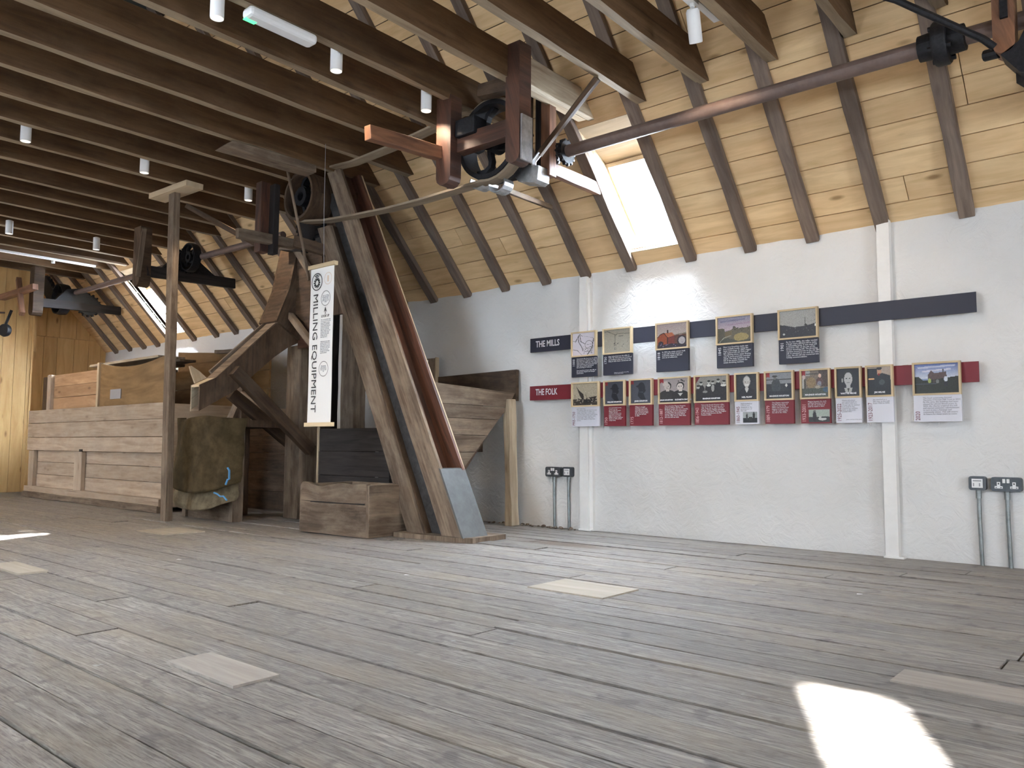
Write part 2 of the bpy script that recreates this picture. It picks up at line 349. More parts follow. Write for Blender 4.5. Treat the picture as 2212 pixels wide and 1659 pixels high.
# plaster
def plaster():
    N = NT('lime_plaster'); tc = N.n('ShaderNodeTexCoord').outputs['Object']
    a = N.n('ShaderNodeTexNoise', {'Vector': tc, 'Scale': 9.0, 'Detail': 8.0, 'Roughness': .62, 'Distortion': 1.2}).outputs[0]
    b = N.n('ShaderNodeTexNoise', {'Vector': tc, 'Scale': 1.3, 'Detail': 3.0}).outputs[0]
    c = N.mix(N.ramp(b, [(.35, 0.0), (.7, 1.0)]), (.75, .742, .73), (.69, .677, .66))
    N.l(c, N.b.inputs['Base Color']); N.b.inputs['Roughness'].default_value = .75; N.b.inputs['Specular IOR Level'].default_value = .25
    N.l(N.n('ShaderNodeBump', {'Height': a, 'Strength': .55, 'Distance': .022}).outputs[0], N.b.inputs['Normal']); return N.m
M['plaster'] = plaster()
STAIN = (-3.25, 4.33)
def floormat():
    N = NT('worn_floor_boards'); uv = N.n('ShaderNodeUVMap').outputs[0]
    tint = N.n('ShaderNodeAttribute', attribute_name='tint').outputs['Fac']
    sep = N.n('ShaderNodeSeparateXYZ', {0: uv}); z = N.math('MULTIPLY', tint, 57.0)
    P = N.n('ShaderNodeNewGeometry').outputs['Position']
    def vec(a, b): return N.n('ShaderNodeCombineXYZ', {0: N.math('MULTIPLY', sep.outputs[0], a), 1: N.math('MULTIPLY', sep.outputs[1], b), 2: z}).outputs[0]
    g = N.n('ShaderNodeTexNoise', {'Vector': vec(2.0, 30.0), 'Scale': 1.6, 'Detail': 9.0, 'Roughness': .72, 'Distortion': .8}).outputs[0]
    fine = N.n('ShaderNodeTexNoise', {'Vector': vec(9.0, 120.0), 'Scale': 1.5, 'Detail': 5.0, 'Roughness': .7}).outputs[0]
    col = N.ramp(g, [(.30, (.12, .104, .094)), (.50, (.275, .25, .226)), (.68, (.47, .44, .40))])
    col = N.mix(N.math('MULTIPLY', N.ramp(fine, [(.38, 1.0), (.52, 0.0)]), .78), col, (.085, .073, .066))
    big = N.n('ShaderNodeTexNoise', {'Vector': P, 'Scale': 1.1, 'Detail': 4.0, 'Roughness': .6}).outputs[0]
    col = N.mix(N.math('MULTIPLY', N.ramp(big, [(.45, 0.0), (.7, 1.0)]), .40), col, (.20, .18, .175))
    blob = N.n('ShaderNodeTexNoise', {'Vector': P, 'Scale': 11.0, 'Detail': 3.0, 'Roughness': .5}).outputs[0]
    col = N.mix(N.math('MULTIPLY', N.ramp(blob, [(.60, 0.0), (.68, 1.0)]), .6), col, (.085, .075, .078))
    fl = N.n('ShaderNodeTexNoise', {'Vector': P, 'Scale': 7.0, 'Detail': 4.0, 'Roughness': .6}).outputs[0]
    col = N.mix(N.math('MULTIPLY', N.ramp(fl, [(.70, 0.0), (.76, 1.0)]), .55), col, (.55, .60, .63))
    ochre = N.n('ShaderNodeTexNoise', {'Vector': vec(1.2, 5.0), 'Scale': 1.0, 'Detail': 4.0}).outputs[0]
    col = N.mix(N.math('MULTIPLY', N.ramp(ochre, [(.5, 0.0), (.7, 1.0)]), .3), col, (.34, .27, .17))
    k = N.math('MULTIPLY_ADD', tint, .3, .84)
    col = N.mix(1.0, col, N.n('ShaderNodeCombineXYZ', {0: k, 1: k, 2: k}).outputs[0], 'MULTIPLY')
    # brown oil stain in front of the hopper
    d = N.n('ShaderNodeVectorMath', {0: P, 1: (STAIN[0], STAIN[1], 0)}, operation='SUBTRACT').outputs[0]
    ds = N.n('ShaderNodeVectorMath', {0: d, 1: (2.1, 8.0, 0)}, operation='MULTIPLY').outputs[0]
    ln = N.n('ShaderNodeVectorMath', {0: ds}, operation='LENGTH').outputs['Value']
    ln = N.math('ADD', ln, N.math('MULTIPLY', N.math('SUBTRACT', big, .5), 1.2))
    col = N.mix(N.math('MULTIPLY', N.ramp(ln, [(.35, 1.0), (1.0, 0.0)]), .75), col, (.11, .065, .035))
    N.l(col, N.b.inputs['Base Color']); N.b.inputs['Specular IOR Level'].default_value = .5
    N.l(N.math('MULTIPLY_ADD', g, .34, .27), N.b.inputs['Roughness'])
    h = N.math('ADD', N.math('MULTIPLY', g, 1.0), N.math('MULTIPLY', fine, .5))
    N.l(N.n('ShaderNodeBump', {'Height': h, 'Strength': .9, 'Distance': .008}).outputs[0], N.b.inputs['Normal']); return N.m
def glassmat():
    N = NT('window_glass'); t = N.t; tr = N.n('ShaderNodeBsdfTransparent', {'Color': (.95, .97, 1, 1)}); gl = N.n('ShaderNodeBsdfGlossy', {'Roughness': .02})
    mx = N.n('ShaderNodeMixShader', {0: .06}); N.l(tr.outputs[0], mx.inputs[1]); N.l(gl.outputs[0], mx.inputs[2])
    N.l(mx.outputs[0], t.nodes['Material Output'].inputs[0]); return N.m
M['glass'] = glassmat()
def picmat():
    N = NT('printed_picture'); a = N.n('ShaderNodeAttribute', attribute_name='print').outputs['Color']
    N.l(a, N.b.inputs['Base Color']); N.b.inputs['Roughness'].default_value = .45; return N.m
M['print'] = picmat()
from mathutils import noise as mnoise
M['floor'] = floormat()
cosA, sinA = math.cos(ANG), math.sin(ANG)
UPV = Vector((0, -cosA, sinA)); INV = Vector((0, -sinA, -cosA))
UPO = Vector((0, cosA, sinA)); INO = Vector((0, sinA, -cosA))
def rp(x, s, off=0.0):    # point on the visible roof slope: distance s up from the wall head, off into the room
    return Vector((x, WY, WZ)) + UPV * s + INV * off
def ro(x, s, off=0.0):
    return Vector((x, OY, WZ)) + UPO * s + INO * off
# ------------------------------------------------------------------ floor
m = MB(); n = 46
m.planks((RX0 - .1, .694 - .149 * 15, 0), (1, 0, 0), (0, 1, 0), RX1 - RX0 + .2, [.149] * n, .03, gap=.009, jit=.0028, joints=3.8, seg=.3)
m.box((RX0 - .1, OY - .1, -.08), (RX1 + .1, WY + .3, -.034))
struct(m.build('floor', M['floor']))
# ------------------------------------------------------------------ roof slopes
HV = [(-3.175, -2.735), (-10.43, -9.93)]          # openings of the visible slope
S0, S1 = .132, 1.128
HO = [(x - .235, x + .235) for x in ROOFWIN_OPP] + [(1.905, 2.235)]
def slope(name, P, U, NN, holes, s0, s1, flip, rows):
    mb = MB(); bk = MB(); smax = 3.30
    segs = []
    for a, b in zip(rows[:-1], rows[1:]):
        cut = a >= s0 - .01 and b <= s1 + .01
        xs = [RX0 - .1]
        if cut:
            for h in sorted(holes): xs += [h[0], h[1]]
        xs.append(RX1 + .1)
        for i in range(0, len(xs), 2):
            x0, x1 = xs[i], xs[i + 1]; L = x1 - x0
            if flip: mb.planks(P(x1, a), (-1, 0, 0), U, L, [b - a], .018, gap=.006, jit=.0012, joints=4.1, seg=2)
            else: mb.planks(P(x0, a), (1, 0, 0), U, L, [b - a], .018, gap=.006, jit=.0012, joints=4.1, seg=2)
    def slab(x0, x1, a, b):
        c = (P(x0, a) + P(x1, b)) / 2 - NN * .045
        bk.beam(c - Vector(((x1 - x0) / 2, 0, 0)), c + Vector(((x1 - x0) / 2, 0, 0)), b - a, .04, up=NN, n=1, jit=0)
    slab(RX0 - .1, RX1 + .1, -.6, s0); slab(RX0 - .1, RX1 + .1, s1, smax)
    e = [RX0 - .1] + [q for h in sorted(holes) for q in h] + [RX1 + .1]
    for i in range(0, len(e), 2): slab(e[i], e[i + 1], s0, s1)
    struct(bk.build(name, M['brown'])); return struct(mb.build(name, M['roof']))
rowsv = [-.04, .132, .297, .464, .632, .798, .962, 1.128] + [1.128 + .167 * k for k in range(1, 13)]
slope('ceiling', rp, UPV, INV, HV, S0, S1, False, rowsv)
SO0, SO1 = .90, 1.63
slope('ceiling', ro, UPO, INO, HO, SO0, SO1, True, [-.04 + (SO0 + .04) / 5 * k for k in range(5)] + [SO0 + (SO1 - SO0) / 4 * k for k in range(5)] + [SO1 + .167 * k for k in range(1, 11)])
m = MB(); m.box((RX0 - .1, .6, 4.43), (RX1 + .1, 3.2, 4.47)); struct(m.build('ceiling', M['darkceil']))
# roof windows: lining boards, frame and pane
def roofwindow(idx, x0, x1, P, NN, s0, s1, dep=.16, sg0=-.12, sg1=-.36):
    """sg: how far the glass edge lies up-slope of the opening edge (level top lining)"""
    a, b = s0 + sg0, s1 + sg1
    mb = MB()
    def quad(p):
        mb.prism(p, NN * 0 + ((p[1] - p[0]).cross(p[2] - p[0])).normalized() * .012)
    o0, o1 = P(x0, s0, .0), P(x1, s0, .0); o2, o3 = P(x1, s1, .0), P(x0, s1, .0)
    g0, g1, g2, g3 = P(x0, a, -dep), P(x1, a, -dep), P(x1, b, -dep), P(x0, b, -dep)
    cen = (o0 + o2 + g0 + g2) / 4
    for q in ((o0, o1, g1, g0), (o1, o2, g2, g1), (o2, o3, g3, g2), (o3, o0, g0, g3)):
        nn = (q[1] - q[0]).cross(q[2] - q[0]).normalized()
        if nn.dot(sum(q, Vector()) / 4 - cen) < 0: nn = -nn
        mb.prism(list(q), nn * .014)
    lin = struct(mb.build('trim_%d' % (10 + idx), M['pale']))
    f = MB(); fw = .03
    for c, d in (((g0), (g1)), ((g2), (g3)), ((g1), (g2)), ((g3), (g0))):
        f.beam(c, d, fw, .04, up=NN, n=1, jit=0)
    fo = struct(f.build('window_%d' % idx, M['pale']))
    p = MB(); p.prism([g0, g1, g2, g3], NN * .004); p.build('pane', M['glass'], fo)
k = 1
for h in HV: roofwindow(k, h[0], h[1], rp, INV, S0, S1, sg0=-.15 + .0, sg1=-.36); k += 1
for h in HO: roofwindow(k, h[0], h[1], ro, INO, SO0, SO1, sg0=0, sg1=0); k += 1
# ------------------------------------------------------------------ long wall with plaster unevenness
def rough_wall(name, x0, x1, y, z1, sgn, step=.05):
    mb = MB(); nx = int((x1 - x0) / step); nz = int(z1 / step); rows, uv = [], []
    for j in range(nz + 1):
        r, q = [], []
        for i in range(nx + 1):
            x = x0 + (x1 - x0) * i / nx; z = z1 * j / nz
            d = mnoise.noise(Vector((x * 1.1, z * 1.3, 3.1))) * .012 + mnoise.noise(Vector((x * 4.5, z * 4.5, 9))) * .006 + mnoise.noise(Vector((x * 11, z * 11, 5))) * .003
            if j == 0: d -= .004
            r.append((x, y - sgn * (d + .004), z)); q.append((x, z))
        rows.append(r); uv.append(q)
    mb.grid(rows, uv)
    o = mb.build(name, M['plaster']); o.data.polygons.foreach_set('use_smooth', [True] * len(o.data.polygons)); struct(o)
    return o
rough_wall('wall_right', RX0, RX1, WY, WZ + .02, 1)
m = MB(); m.box((RX0 - .2, WY + .03, -.05), (RX1 + .2, WY + .45, WZ - .12)); struct(m.build('wall_right', M['plaster']))
m = MB(); e = [RX0 - .2] + [v for x in ADDED_WALLWIN for v in (x - .5, x + .5)] + [RX1 + .2]
for i in range(0, len(e), 2): m.box((e[i], OY - .3, -.05), (e[i + 1], OY, WZ + .02))
for x in ADDED_WALLWIN: m.box((x - .5, OY - .3, -.05), (x + .5, OY, .72)); m.box((x - .5, OY - .3, 1.58), (x + .5, OY, WZ + .02))
struct(m.build('wall_left', M['plaster']))
for i, x in enumerate(ADDED_WALLWIN):  # frames and panes of the added, unseen fill windows
    m = MB()
    for a, b in (((x - .5, .72), (x - .45, 1.58)), ((x + .45, .72), (x + .5, 1.58)), ((x - .5, .72), (x + .5, .77)), ((x - .5, 1.53), (x + .5, 1.58)), ((x - .015, .72), (x + .015, 1.58))): m.box((a[0], OY - .2, a[1]), (b[0], OY - .15, b[1]))
    wf = struct(m.build('window_%d' % (30 + i), M['white'])); m = MB(); m.box((x - .47, OY - .18, .75), (x + .47, OY - .175, 1.55)); m.build('pane', M['glass'], wf)
def roofz(y): return min(4.45, WZ + SL * (WY - y), WZ + SL * (y - OY))
def vplanks(mb, x, y0, y1, z0, zt, face, wd=.15, th=.02, gap=.004):
    y = y0
    while y < y1 - .01:
        e = min(y + wd * random.uniform(.85, 1.2), y1); t = max(roofz(y), roofz(e)) if zt is None else zt
        lo = x if face > 0 else x; 
        mb.box((x - th, y + gap / 2, z0), (x, e - gap / 2, t)) if face > 0 else mb.box((x, y + gap / 2, z0), (x + th, e - gap / 2, t))
        y = e
m = MB(); vplanks(m, -12.0, OY, 3.97, 0, None, 1)
m.box((-12.6, 3.95, 0), (-11.985, 3.975, 3.35)); m.box((-12.05, OY, 0), (-12.03, 3.95, 2.0))
for y in [OY + .3 * i for i in range(18)]:
    m.box((-12.05, y, 1.9), (-12.03, y + .3, min(roofz(y), roofz(y + .3)) - .0))
struct(m.build('wall_back', M['pine']))
m = MB(); vplanks(m, -12.6, 3.9, 5.3, 0, 2.195, 1, wd=.2); vplanks(m, -12.6, 3.9, 5.3, 2.2, None, 1, wd=.22); m.box((-12.66, 3.9, 0), (-12.63, 5.3, 2.6)); m.box((-12.66, 3.9, 0), (-12.63, 4.6, 3.3))
struct(m.build('wall_back', M['pine']))
m = MB()      # gable wall behind the photographer, with its window
gx = RX1
def gw(y0, y1, z0, z1): m.box((gx, y0, z0), (gx + .25, y1, z1))
gw(OY, .75, 0, 2.1); gw(.75, 2.05, 0, .95); gw(2.05, WY, 0, 2.1); gw(.75, 2.05, 2.25, 4.45); gw(-.9, .75, 2.1, 2.6); gw(2.05, 4.65, 2.1, 2.6); gw(-.4, .75, 2.6, 3.1); gw(2.05, 4.2, 2.6, 3.1); gw(0, .75, 3.1, 3.6); gw(2.05, 3.8, 3.1, 3.6); gw(.4, .75, 3.6, 4.4); gw(2.05, 3.3, 3.6, 4.4)
m.prism([(gx, OY, 2.1), (gx, OY, 2.02), (gx, .8, 4.45), (gx, .8, 4.3), (gx, .75, 2.1)], (.25, 0, 0))
m.prism([(gx, WY, 2.1), (gx, WY, 2.02), (gx, 3.0, 4.45), (gx, 3.0, 2.1)], (.25, 0, 0))
struct(m.build('wall_front', M['plaster']))
m = MB()
for a, b in (((gx + .1, .75, .95), (gx + .16, .81, 2.25)), ((gx + .1, 1.99, .95), (gx + .16, 2.05, 2.25)), ((gx + .1, .75, .95), (gx + .16, 2.05, 1.01)), ((gx + .1, .75, 2.19), (gx + .16, 2.05, 2.25)), ((gx + .1, 1.38, .95), (gx + .15, 1.42, 2.25))): m.box(a, b)
wf = struct(m.build('window_20', M['white'])); m = MB(); m.box((gx + .12, .78, .98), (gx + .126, 2.02, 2.22)); m.build('pane', M['glass'], wf)
# white boxed posts on the wall
for i, (xa, xb, xc, xd, zt) in enumerate(((-3.672, -3.602, -3.665, -3.585, 2.0), (-1.425, -1.353, -1.425, -1.352, 2.05))):
    mb = MB(); yf = 5.125
    mb.prism([(xc, yf, 0), (xd, yf, 0), (xb, yf, zt), (xa, yf, zt)], (0, .07, 0))
    if i == 0: mb.prism([(xd, 5.145, 0), (xd + .03, 5.145, 0), (xb + .022, 5.145, zt - .05), (xb, 5.145, zt - .05)], (0, .05, 0))
    mb.box((xc - .01, yf - .01, 0), (xd + .03, 5.18, .012))
    struct(mb.build('trim_%d' % (i + 1), M['trim'], bevel=.002))
# ------------------------------------------------------------------ rafters
tips = [-.937, -1.397, -1.83, -2.255, -2.706, -3.211, -3.635, -4.035, -4.484, -4.945, -5.379, -5.787, -6.22, -6.65, -7.07, -7.50, -7.94, -8.39, -8.846, -9.305, -9.87, -10.47, -10.87, -11.286, -11.725, -12.185]
ahead = [-.49, -.05, .39, .83]
mb = MB(); c0 = rp(0, -.02, .0225); c1 = rp(0, 3.25, .0225)
mb.beam(c0, c1, .082, .045, up=INV, n=12, jit=.004)
base = mb.build('roof_rafter', M['rafter'], bevel=.003); bl = base.location.copy()
rl = []
for i, x in enumerate(tips):
    if i <= 4: l = 'grey-brown roof rafter, %s to the right of the near roof window' % ORD[4 - i] if i < 4 else 'grey-brown roof rafter lit along the right edge of the near roof window'
    elif i == 5: l = 'dark roof rafter along the left edge of the near roof window'
    elif i <= 19: l = 'grey-brown roof rafter, %s to the left of the near roof window' % ORD[i - 5]
    elif i == 20: l = 'pale brown roof rafter along the right edge of the far roof window'
    elif i == 21: l = 'brown roof rafter along the left edge of the far roof window'
    else: l = 'brown roof rafter, %s to the left of the far roof window' % ORD[i - 22]
    o = base if i == 0 else base.copy()
    if i: COL.objects.link(o)
    o.location = bl + Vector((x, 0, 0)); tag(o, l, 'rafter', 'rafters on the roof slope above the white wall')
for i, x in enumerate(ahead):
    o = base.copy(); COL.objects.link(o); o.location = bl + Vector((x, 0, 0)); tag(o, 'grey-brown roof rafter, %s beyond the right end of the navy timeline strip' % ORD[i], 'rafter', 'rafters on the roof slope above the white wall')
# ------------------------------------------------------------------ ceiling joists
K = 2.244
je = [-.405 * K] + [v * K for v in (-.601, -.799, -.993, -1.189, -1.399, -1.609, -1.778, -1.985, -2.182, -2.372, -2.568, -2.764, -2.953, -3.152, -3.359, -3.542, -3.752, -3.955, -4.14, -4.335, -4.53, -4.725, -4.92, -5.11)]
JZ = 2.894
def joist_mesh(seed, wane):
    random.seed(seed); mb = MB(); ln = 18; y0, y1 = -.57, 4.40; dep = .20; wd = .066
    rows, uv = [], []
    for i in range(ln + 1):
        k = i / ln; y = y0 + (y1 - y0) * k
        wl = random.uniform(0, wane); wr = random.uniform(0, wane)
        zt = JZ + dep; sh0 = (.18 if i == 0 else 0); sh1 = (-.18 if i == ln else 0)
        j = lambda: random.uniform(-.004, .004)
        ring = [Vector((-wd / 2 + wl * .5, y, JZ + j() + wl * .0)), Vector((wd / 2 - wr, y, JZ + j())), Vector((wd / 2 + j(), y, JZ + wr * 1.2 + .01)), Vector((wd / 2 + j(), y + sh0 + sh1, zt)), Vector((-wd / 2 + j(), y + sh0 + sh1, zt)), Vector((-wd / 2 + j(), y, JZ + wl + .008))]
        if i == ln:
            for q in (0, 1): ring[q].y -= .03
        ring.append(ring[0]); rows.append(ring); u = y
        uv.append([(u, a) for a in (0, .06, .075, .235, .30, .46, .48)])
    mb.grid(rows, uv, t=random.random()); mb.face(rows[0][:6]); mb.face(rows[-1][:6][::-1]); return mb
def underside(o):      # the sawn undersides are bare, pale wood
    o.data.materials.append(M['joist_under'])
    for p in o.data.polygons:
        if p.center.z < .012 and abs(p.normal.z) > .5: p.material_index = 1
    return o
protos = []
for i, x in enumerate(je):
    l = 'brown ceiling joist across the room, %s counting leftward from the right edge' % ORD[i]
    if i < 3:
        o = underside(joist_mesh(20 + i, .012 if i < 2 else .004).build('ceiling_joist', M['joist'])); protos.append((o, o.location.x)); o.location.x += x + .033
    else:
        p, px = protos[i % 3]; o = p.copy(); COL.objects.link(o); o.location = (px + x + .033, p.location.y, p.location.z + random.uniform(-.004, .004))
        o.location.z = protos[i % 3][0].location.z + random.uniform(-.004, .003)
    tag(o, l, 'joist', 'exposed joists across the room')
random.seed(11)
UP = (0, 0, 1)
# pale timber spliced to the joist above the near drive frame
m = MB(); m.beam((-3.045, 3.62, JZ + .082), (-3.045, 4.43, JZ + .082), .045, .175, n=5, jit=.003, cut1=-.15)
tag(m.build('side_timber', M['paleold'], bevel=.003), 'pale grey timber against the joist above the big black pulley, its end slanting', 'timber')
m = MB(); m.beam((-5.36, 2.94, JZ - .035), (-5.32, 3.72, JZ - .035), .15, .065, n=4, jit=.003, cut0=.07)
tag(m.build('under_board', M['old'], bevel=.003), 'grey board under the joists left of the elevator head, one end cut slanting', 'timber')
# ------------------------------------------------------------------ line shaft along the room
SY, SZ = 4.15, 2.60
m = MB(); m.rod((-3.12, SY, SZ + .005), (.9, SY, SZ - .005), .04)
sh = tag(m.build('line_shaft', M['shaft'], smooth=True), 'long round brown iron line shaft running right from the near drive frame', 'shaft')
m = MB(); m.rod((-8.0, SY, SZ + .02), (-6.35, SY, SZ + .0), .032)
tag(m.build('line_shaft', M['shaft'], smooth=True), 'short brown line shaft between the elevator head and the wooden prop post', 'shaft')
m = MB(); m.rod((-11.5, SY, SZ + .03), (-8.35, SY, SZ + .02), .032)
tag(m.build('line_shaft', M['shaft'], smooth=True), 'brown line shaft running left from the middle hanger to the far machinery', 'shaft')
# flanged coupling on the near shaft
t = thing('shaft_coupling', 'chunky black cast flange coupling on the line shaft at top right', 'coupling', (-.83, SY, SZ - .1))
m = MB(); m.lathe([(.04, -.105), (.062, -.10), (.066, -.03), (.066, .03), (.062, .10), (.04, .105)], (-.83, SY, SZ), (1, 0, 0), 24); m.build('hub', M['iron'], t, smooth=True)
m = MB(); m.lathe([(.05, -.032), (.10, -.032), (.106, -.024), (.106, .024), (.10, .032), (.05, .032)], (-.83, SY, SZ), (1, 0, 0), 28); m.build('flange', M['iron'], t, smooth=True)
for q in range(4):
    a = q * math.pi / 2 + .6; m = MB(); c = Vector((-.83, SY + math.cos(a) * .078, SZ + math.sin(a) * .078)); m.rod(c - Vector((.05, 0, 0)), c + Vector((.05, 0, 0)), .012, n=6); m.build('bolt', M['iron'], t)
# ------------------------------------------------------------------ helpers for machinery
def pulley(name, label, c, R_, wd, mat_rim, mat_sp, nsp=6, axle=.028, thick=.014, curved=True):
    c = Vector(c); t = thing(name, label, 'pulley wheel', (c.x, c.y, c.z - R_))
    m = MB(); m.lathe([(R_ - thick, -wd / 2), (R_, -wd / 2), (R_ + .006, 0), (R_, wd / 2), (R_ - thick, wd / 2)], c, (0, 1, 0), 48, close=True); m.build('rim', mat_rim, t, smooth=True)
    m = MB(); m.lathe([(axle, -wd * .4), (axle * 2, -wd * .4), (axle * 2, wd * .4), (axle, wd * .4)], c, (0, 1, 0), 20, close=True); m.build('hub', mat_sp, t, smooth=True)
    for k in range(nsp):
        m = MB(); a0 = 2 * math.pi * k / nsp + .3; pts = []
        for q in range(6):
            r = axle * 1.7 + (R_ - thick - axle * 1.6) * q / 5; a = a0 + (.5 * math.sin(math.pi * q / 5) if curved else 0)
            pts.append(c + Vector((math.cos(a) * r, 0, math.sin(a) * r)))
        m.band(pts, (0, wd * .28, 0), .03); m.build('spoke', mat_sp, t)
    return t
def gear(c, ax, R_, wd, teeth, name, label, mat):
    c = Vector(c); ax = Vector(ax).normalized(); t = thing(name, label, 'gear', (c.x, c.y, c.z - R_))
    m = MB(); m.lathe([(.02, -wd / 2), (R_ * .9, -wd / 2), (R_ * .9, wd / 2), (.02, wd / 2)], c, ax, 30); m.build('gear_body', mat, t)
    a = ax.cross(Vector(UP)).normalized(); b = ax.cross(a); m = MB()
    for k in range(teeth):
        an = 2 * math.pi * k / teeth; d = a * math.cos(an) + b * math.sin(an); s = ax.cross(d)
        m.beam(c + d * R_ * .84, c + d * R_ * 1.06, wd * .95, 2 * math.pi * R_ / teeth * .48, up=s, n=1, jit=.001, taper=.7)
    m.build('teeth', mat, t); return t
def post(mb, x, y, z0, z1, wx, wy, rnd=True, jit=.003):
    if rnd:      # rounded foot, seen from the side
        n = 6; poly = []
        for k in range(n + 1):
            a = math.pi + math.pi * k / n; poly.append((x + math.cos(a) * wx / 2, y - wy / 2, z0 + wx * .42 + math.sin(a) * wx * .42))
        poly += [(x + wx / 2, y - wy / 2, z1), (x - wx / 2, y - wy / 2, z1)]
        mb.prism(poly, (0, wy, 0), t=random.random())
    else: mb.beam((x, y, z0), (x, y, z1), wx, wy, up=(0, 1, 0), jit=jit)
    return mb
# ------------------------------------------------------------------ near drive frame (hung from the joists)
t = thing('machine_hanger', 'dark red timber drive frame hanging from the joists around the big black pulley', 'machine frame', (-3.33, 3.6, 2.36))
m = MB(); post(m, -3.035, 3.60, 2.35, 3.10, .11, .11); m.build('hanger_post', M['red'], t, bevel=.004)
m = MB(); post(m, -3.60, 3.57, 2.325, JZ + .02, .13, .10); m.build('hanger_post', M['red'], t, bevel=.004)
m = MB(); m.beam((-3.55, 3.62, 2.60), (-3.08, 3.62, 2.60), .08, .115, n=3); cb = m.build('cross_rail', M['red'], t, bevel=.004)
m = MB(); m.box((-3.53, 3.55, 2.63), (-3.36, 3.68, 2.745)); m.build('bearing_block', M['iron'], cb, bevel=.012)
m = MB(); m.beam((-3.40, 3.66, 2.935), (-3.05, 3.66, 2.90), .07, .085, n=2); m.build('cross_rail', M['brown'], t, bevel=.004)
m = MB(); m.beam((-3.64, 2.93, 2.50), (-3.64, 3.62, 2.555), .06, .085, n=4, jit=.003); m.build('side_arm', M['orange'], t, bevel=.004)
m = MB(); post(m, -3.32, 4.02, 2.50, 3.0, .075, .07, False); m.build('hanger_post', M['brown'], t, bevel=.003)
m = MB(); post(m, -3.15, 4.05, 2.42, 3.0, .07, .07, False); m.build('hanger_post', M['orange'], t, bevel=.003)
m = MB(); post(m, -3.24, 4.10, 2.50, 3.0, .10, .03, False); m.build('back_board', M['black'], t)
m = MB(); m.prism([(-2.975, 3.55, 2.36), (-2.975, 3.65, 2.36), (-2.975, 3.65, 2.64), (-2.975, 3.55, 2.64)], (.012, 0, 0)); m.build('strap_plate', M['tin'], t)
# second bearing bracket with bright tin shoe
m = MB(); m.beam((-3.56, 4.0, 2.50), (-3.24, 3.98, 2.46), .08, .07, n=2); m.build('bottom_rail', M['black'], t, bevel=.006)
m = MB(); poly = [(-3.33, 3.92, 2.52), (-3.33, 3.92, 2.43), (-3.30, 3.92, 2.39), (-3.17, 3.92, 2.355), (-3.14, 3.92, 2.37), (-3.13, 3.92, 2.46)]
m.prism(poly, (0, .12, 0)); m.build('bearing_shoe', M['tin'], t, bevel=.006)
for xx, zz in ((-3.57, 2.43), (-3.40, 2.37)):
    m = MB(); m.band([(xx - .07 * math.cos(a), 3.86, zz - .055 * math.sin(a)) for a in [math.pi * q / 8 for q in range(-1, 10)]], (0, .09, 0), .008); m.build('hook_strap', M['tin'], t)
# pulley, gears, belt
pulley('drive_pulley', 'big black iron pulley with spokes inside the near drive frame', (-3.42, 3.82, 2.655), .262, .15, M['iron'], M['iron'], 5, .035, .03)
gear((-3.08, SY, 2.60), (1, 0, 0), .085, .03, 14, 'bevel_gear', 'small black toothed gear at the left end of the long right-hand line shaft', M['iron'])
gear((-3.14, SY - .02, 2.60), (1, .5, 0), .065, .03, 12, 'bevel_gear', 'smaller black pinion meshing beside the near drive frame', M['iron'])
m = MB(); m.beam((-3.20, 4.06, 2.512), (-3.20, 4.70, 2.512), .05, .085, n=4)
tag(m.build('bearer_beam', M['orange'], bevel=.004), 'short orange-stained bearer from the near drive frame to the rafter left of the near roof window', 'beam')
m = MB(); m.beam((-3.42, 3.95, 2.36), (-3.60, 4.66, 2.45), .03, .035, n=3)
tag(m.build('tie_batten', M['old'], bevel=.002), 'thin grey batten running from the hooks under the big pulley to a rafter', 'batten')
# flat belt: around the big pulley, over to the elevator head wheel
cA, rA = Vector((-3.42, 3.80, 2.655)), .272
pts = [Vector((-3.78, 3.80, 2.865)), ]
low = [(-5.66, 3.88, 2.535), (-5.3, 3.87, 2.475), (-4.95, 3.86, 2.445), (-4.5, 3.85, 2.415), (-4.1, 3.83, 2.40), (-3.78, 3.81, 2.395)]
arc = [cA + Vector((math.cos(a) * rA, 0, math.sin(a) * rA)) for a in [R(-105 + 15 * q) for q in range(0, 16)]]
up_ = [(-3.72, 3.80, 2.93), (-3.95, 3.82, 2.905), (-4.5, 3.85, 2.885), (-4.97, 3.87, 2.885), (-5.38, 3.9, 2.93)]
m = MB(); m.band([Vector(p) for p in low] + arc + [Vector(p) for p in up_], (0, .09, 0), .016)
tag(m.build('drive_belt', M['belt']), 'long frayed flat leather belt from the big black pulley to the elevator head wheel', 'belt')
# belt shifting lever
t = thing('belt_lever', 'slanting dark wooden lever pole rising from the near drive frame across the boards', 'lever', (-3.16, 3.9, 2.46))
m = MB(); m.beam((-3.11, 3.9, 2.52), (-2.655, 3.9, 2.89), .03, .036, n=3, jit=.002); m.build('pole', M['brown'], t, bevel=.002)
m = MB(); m.tube([(-3.155, 3.9, 2.46), (-3.15, 3.9, 2.49), (-3.10, 3.9, 2.53)], .017); m.build('metal_ferrule', M['tin'], t, smooth=True)
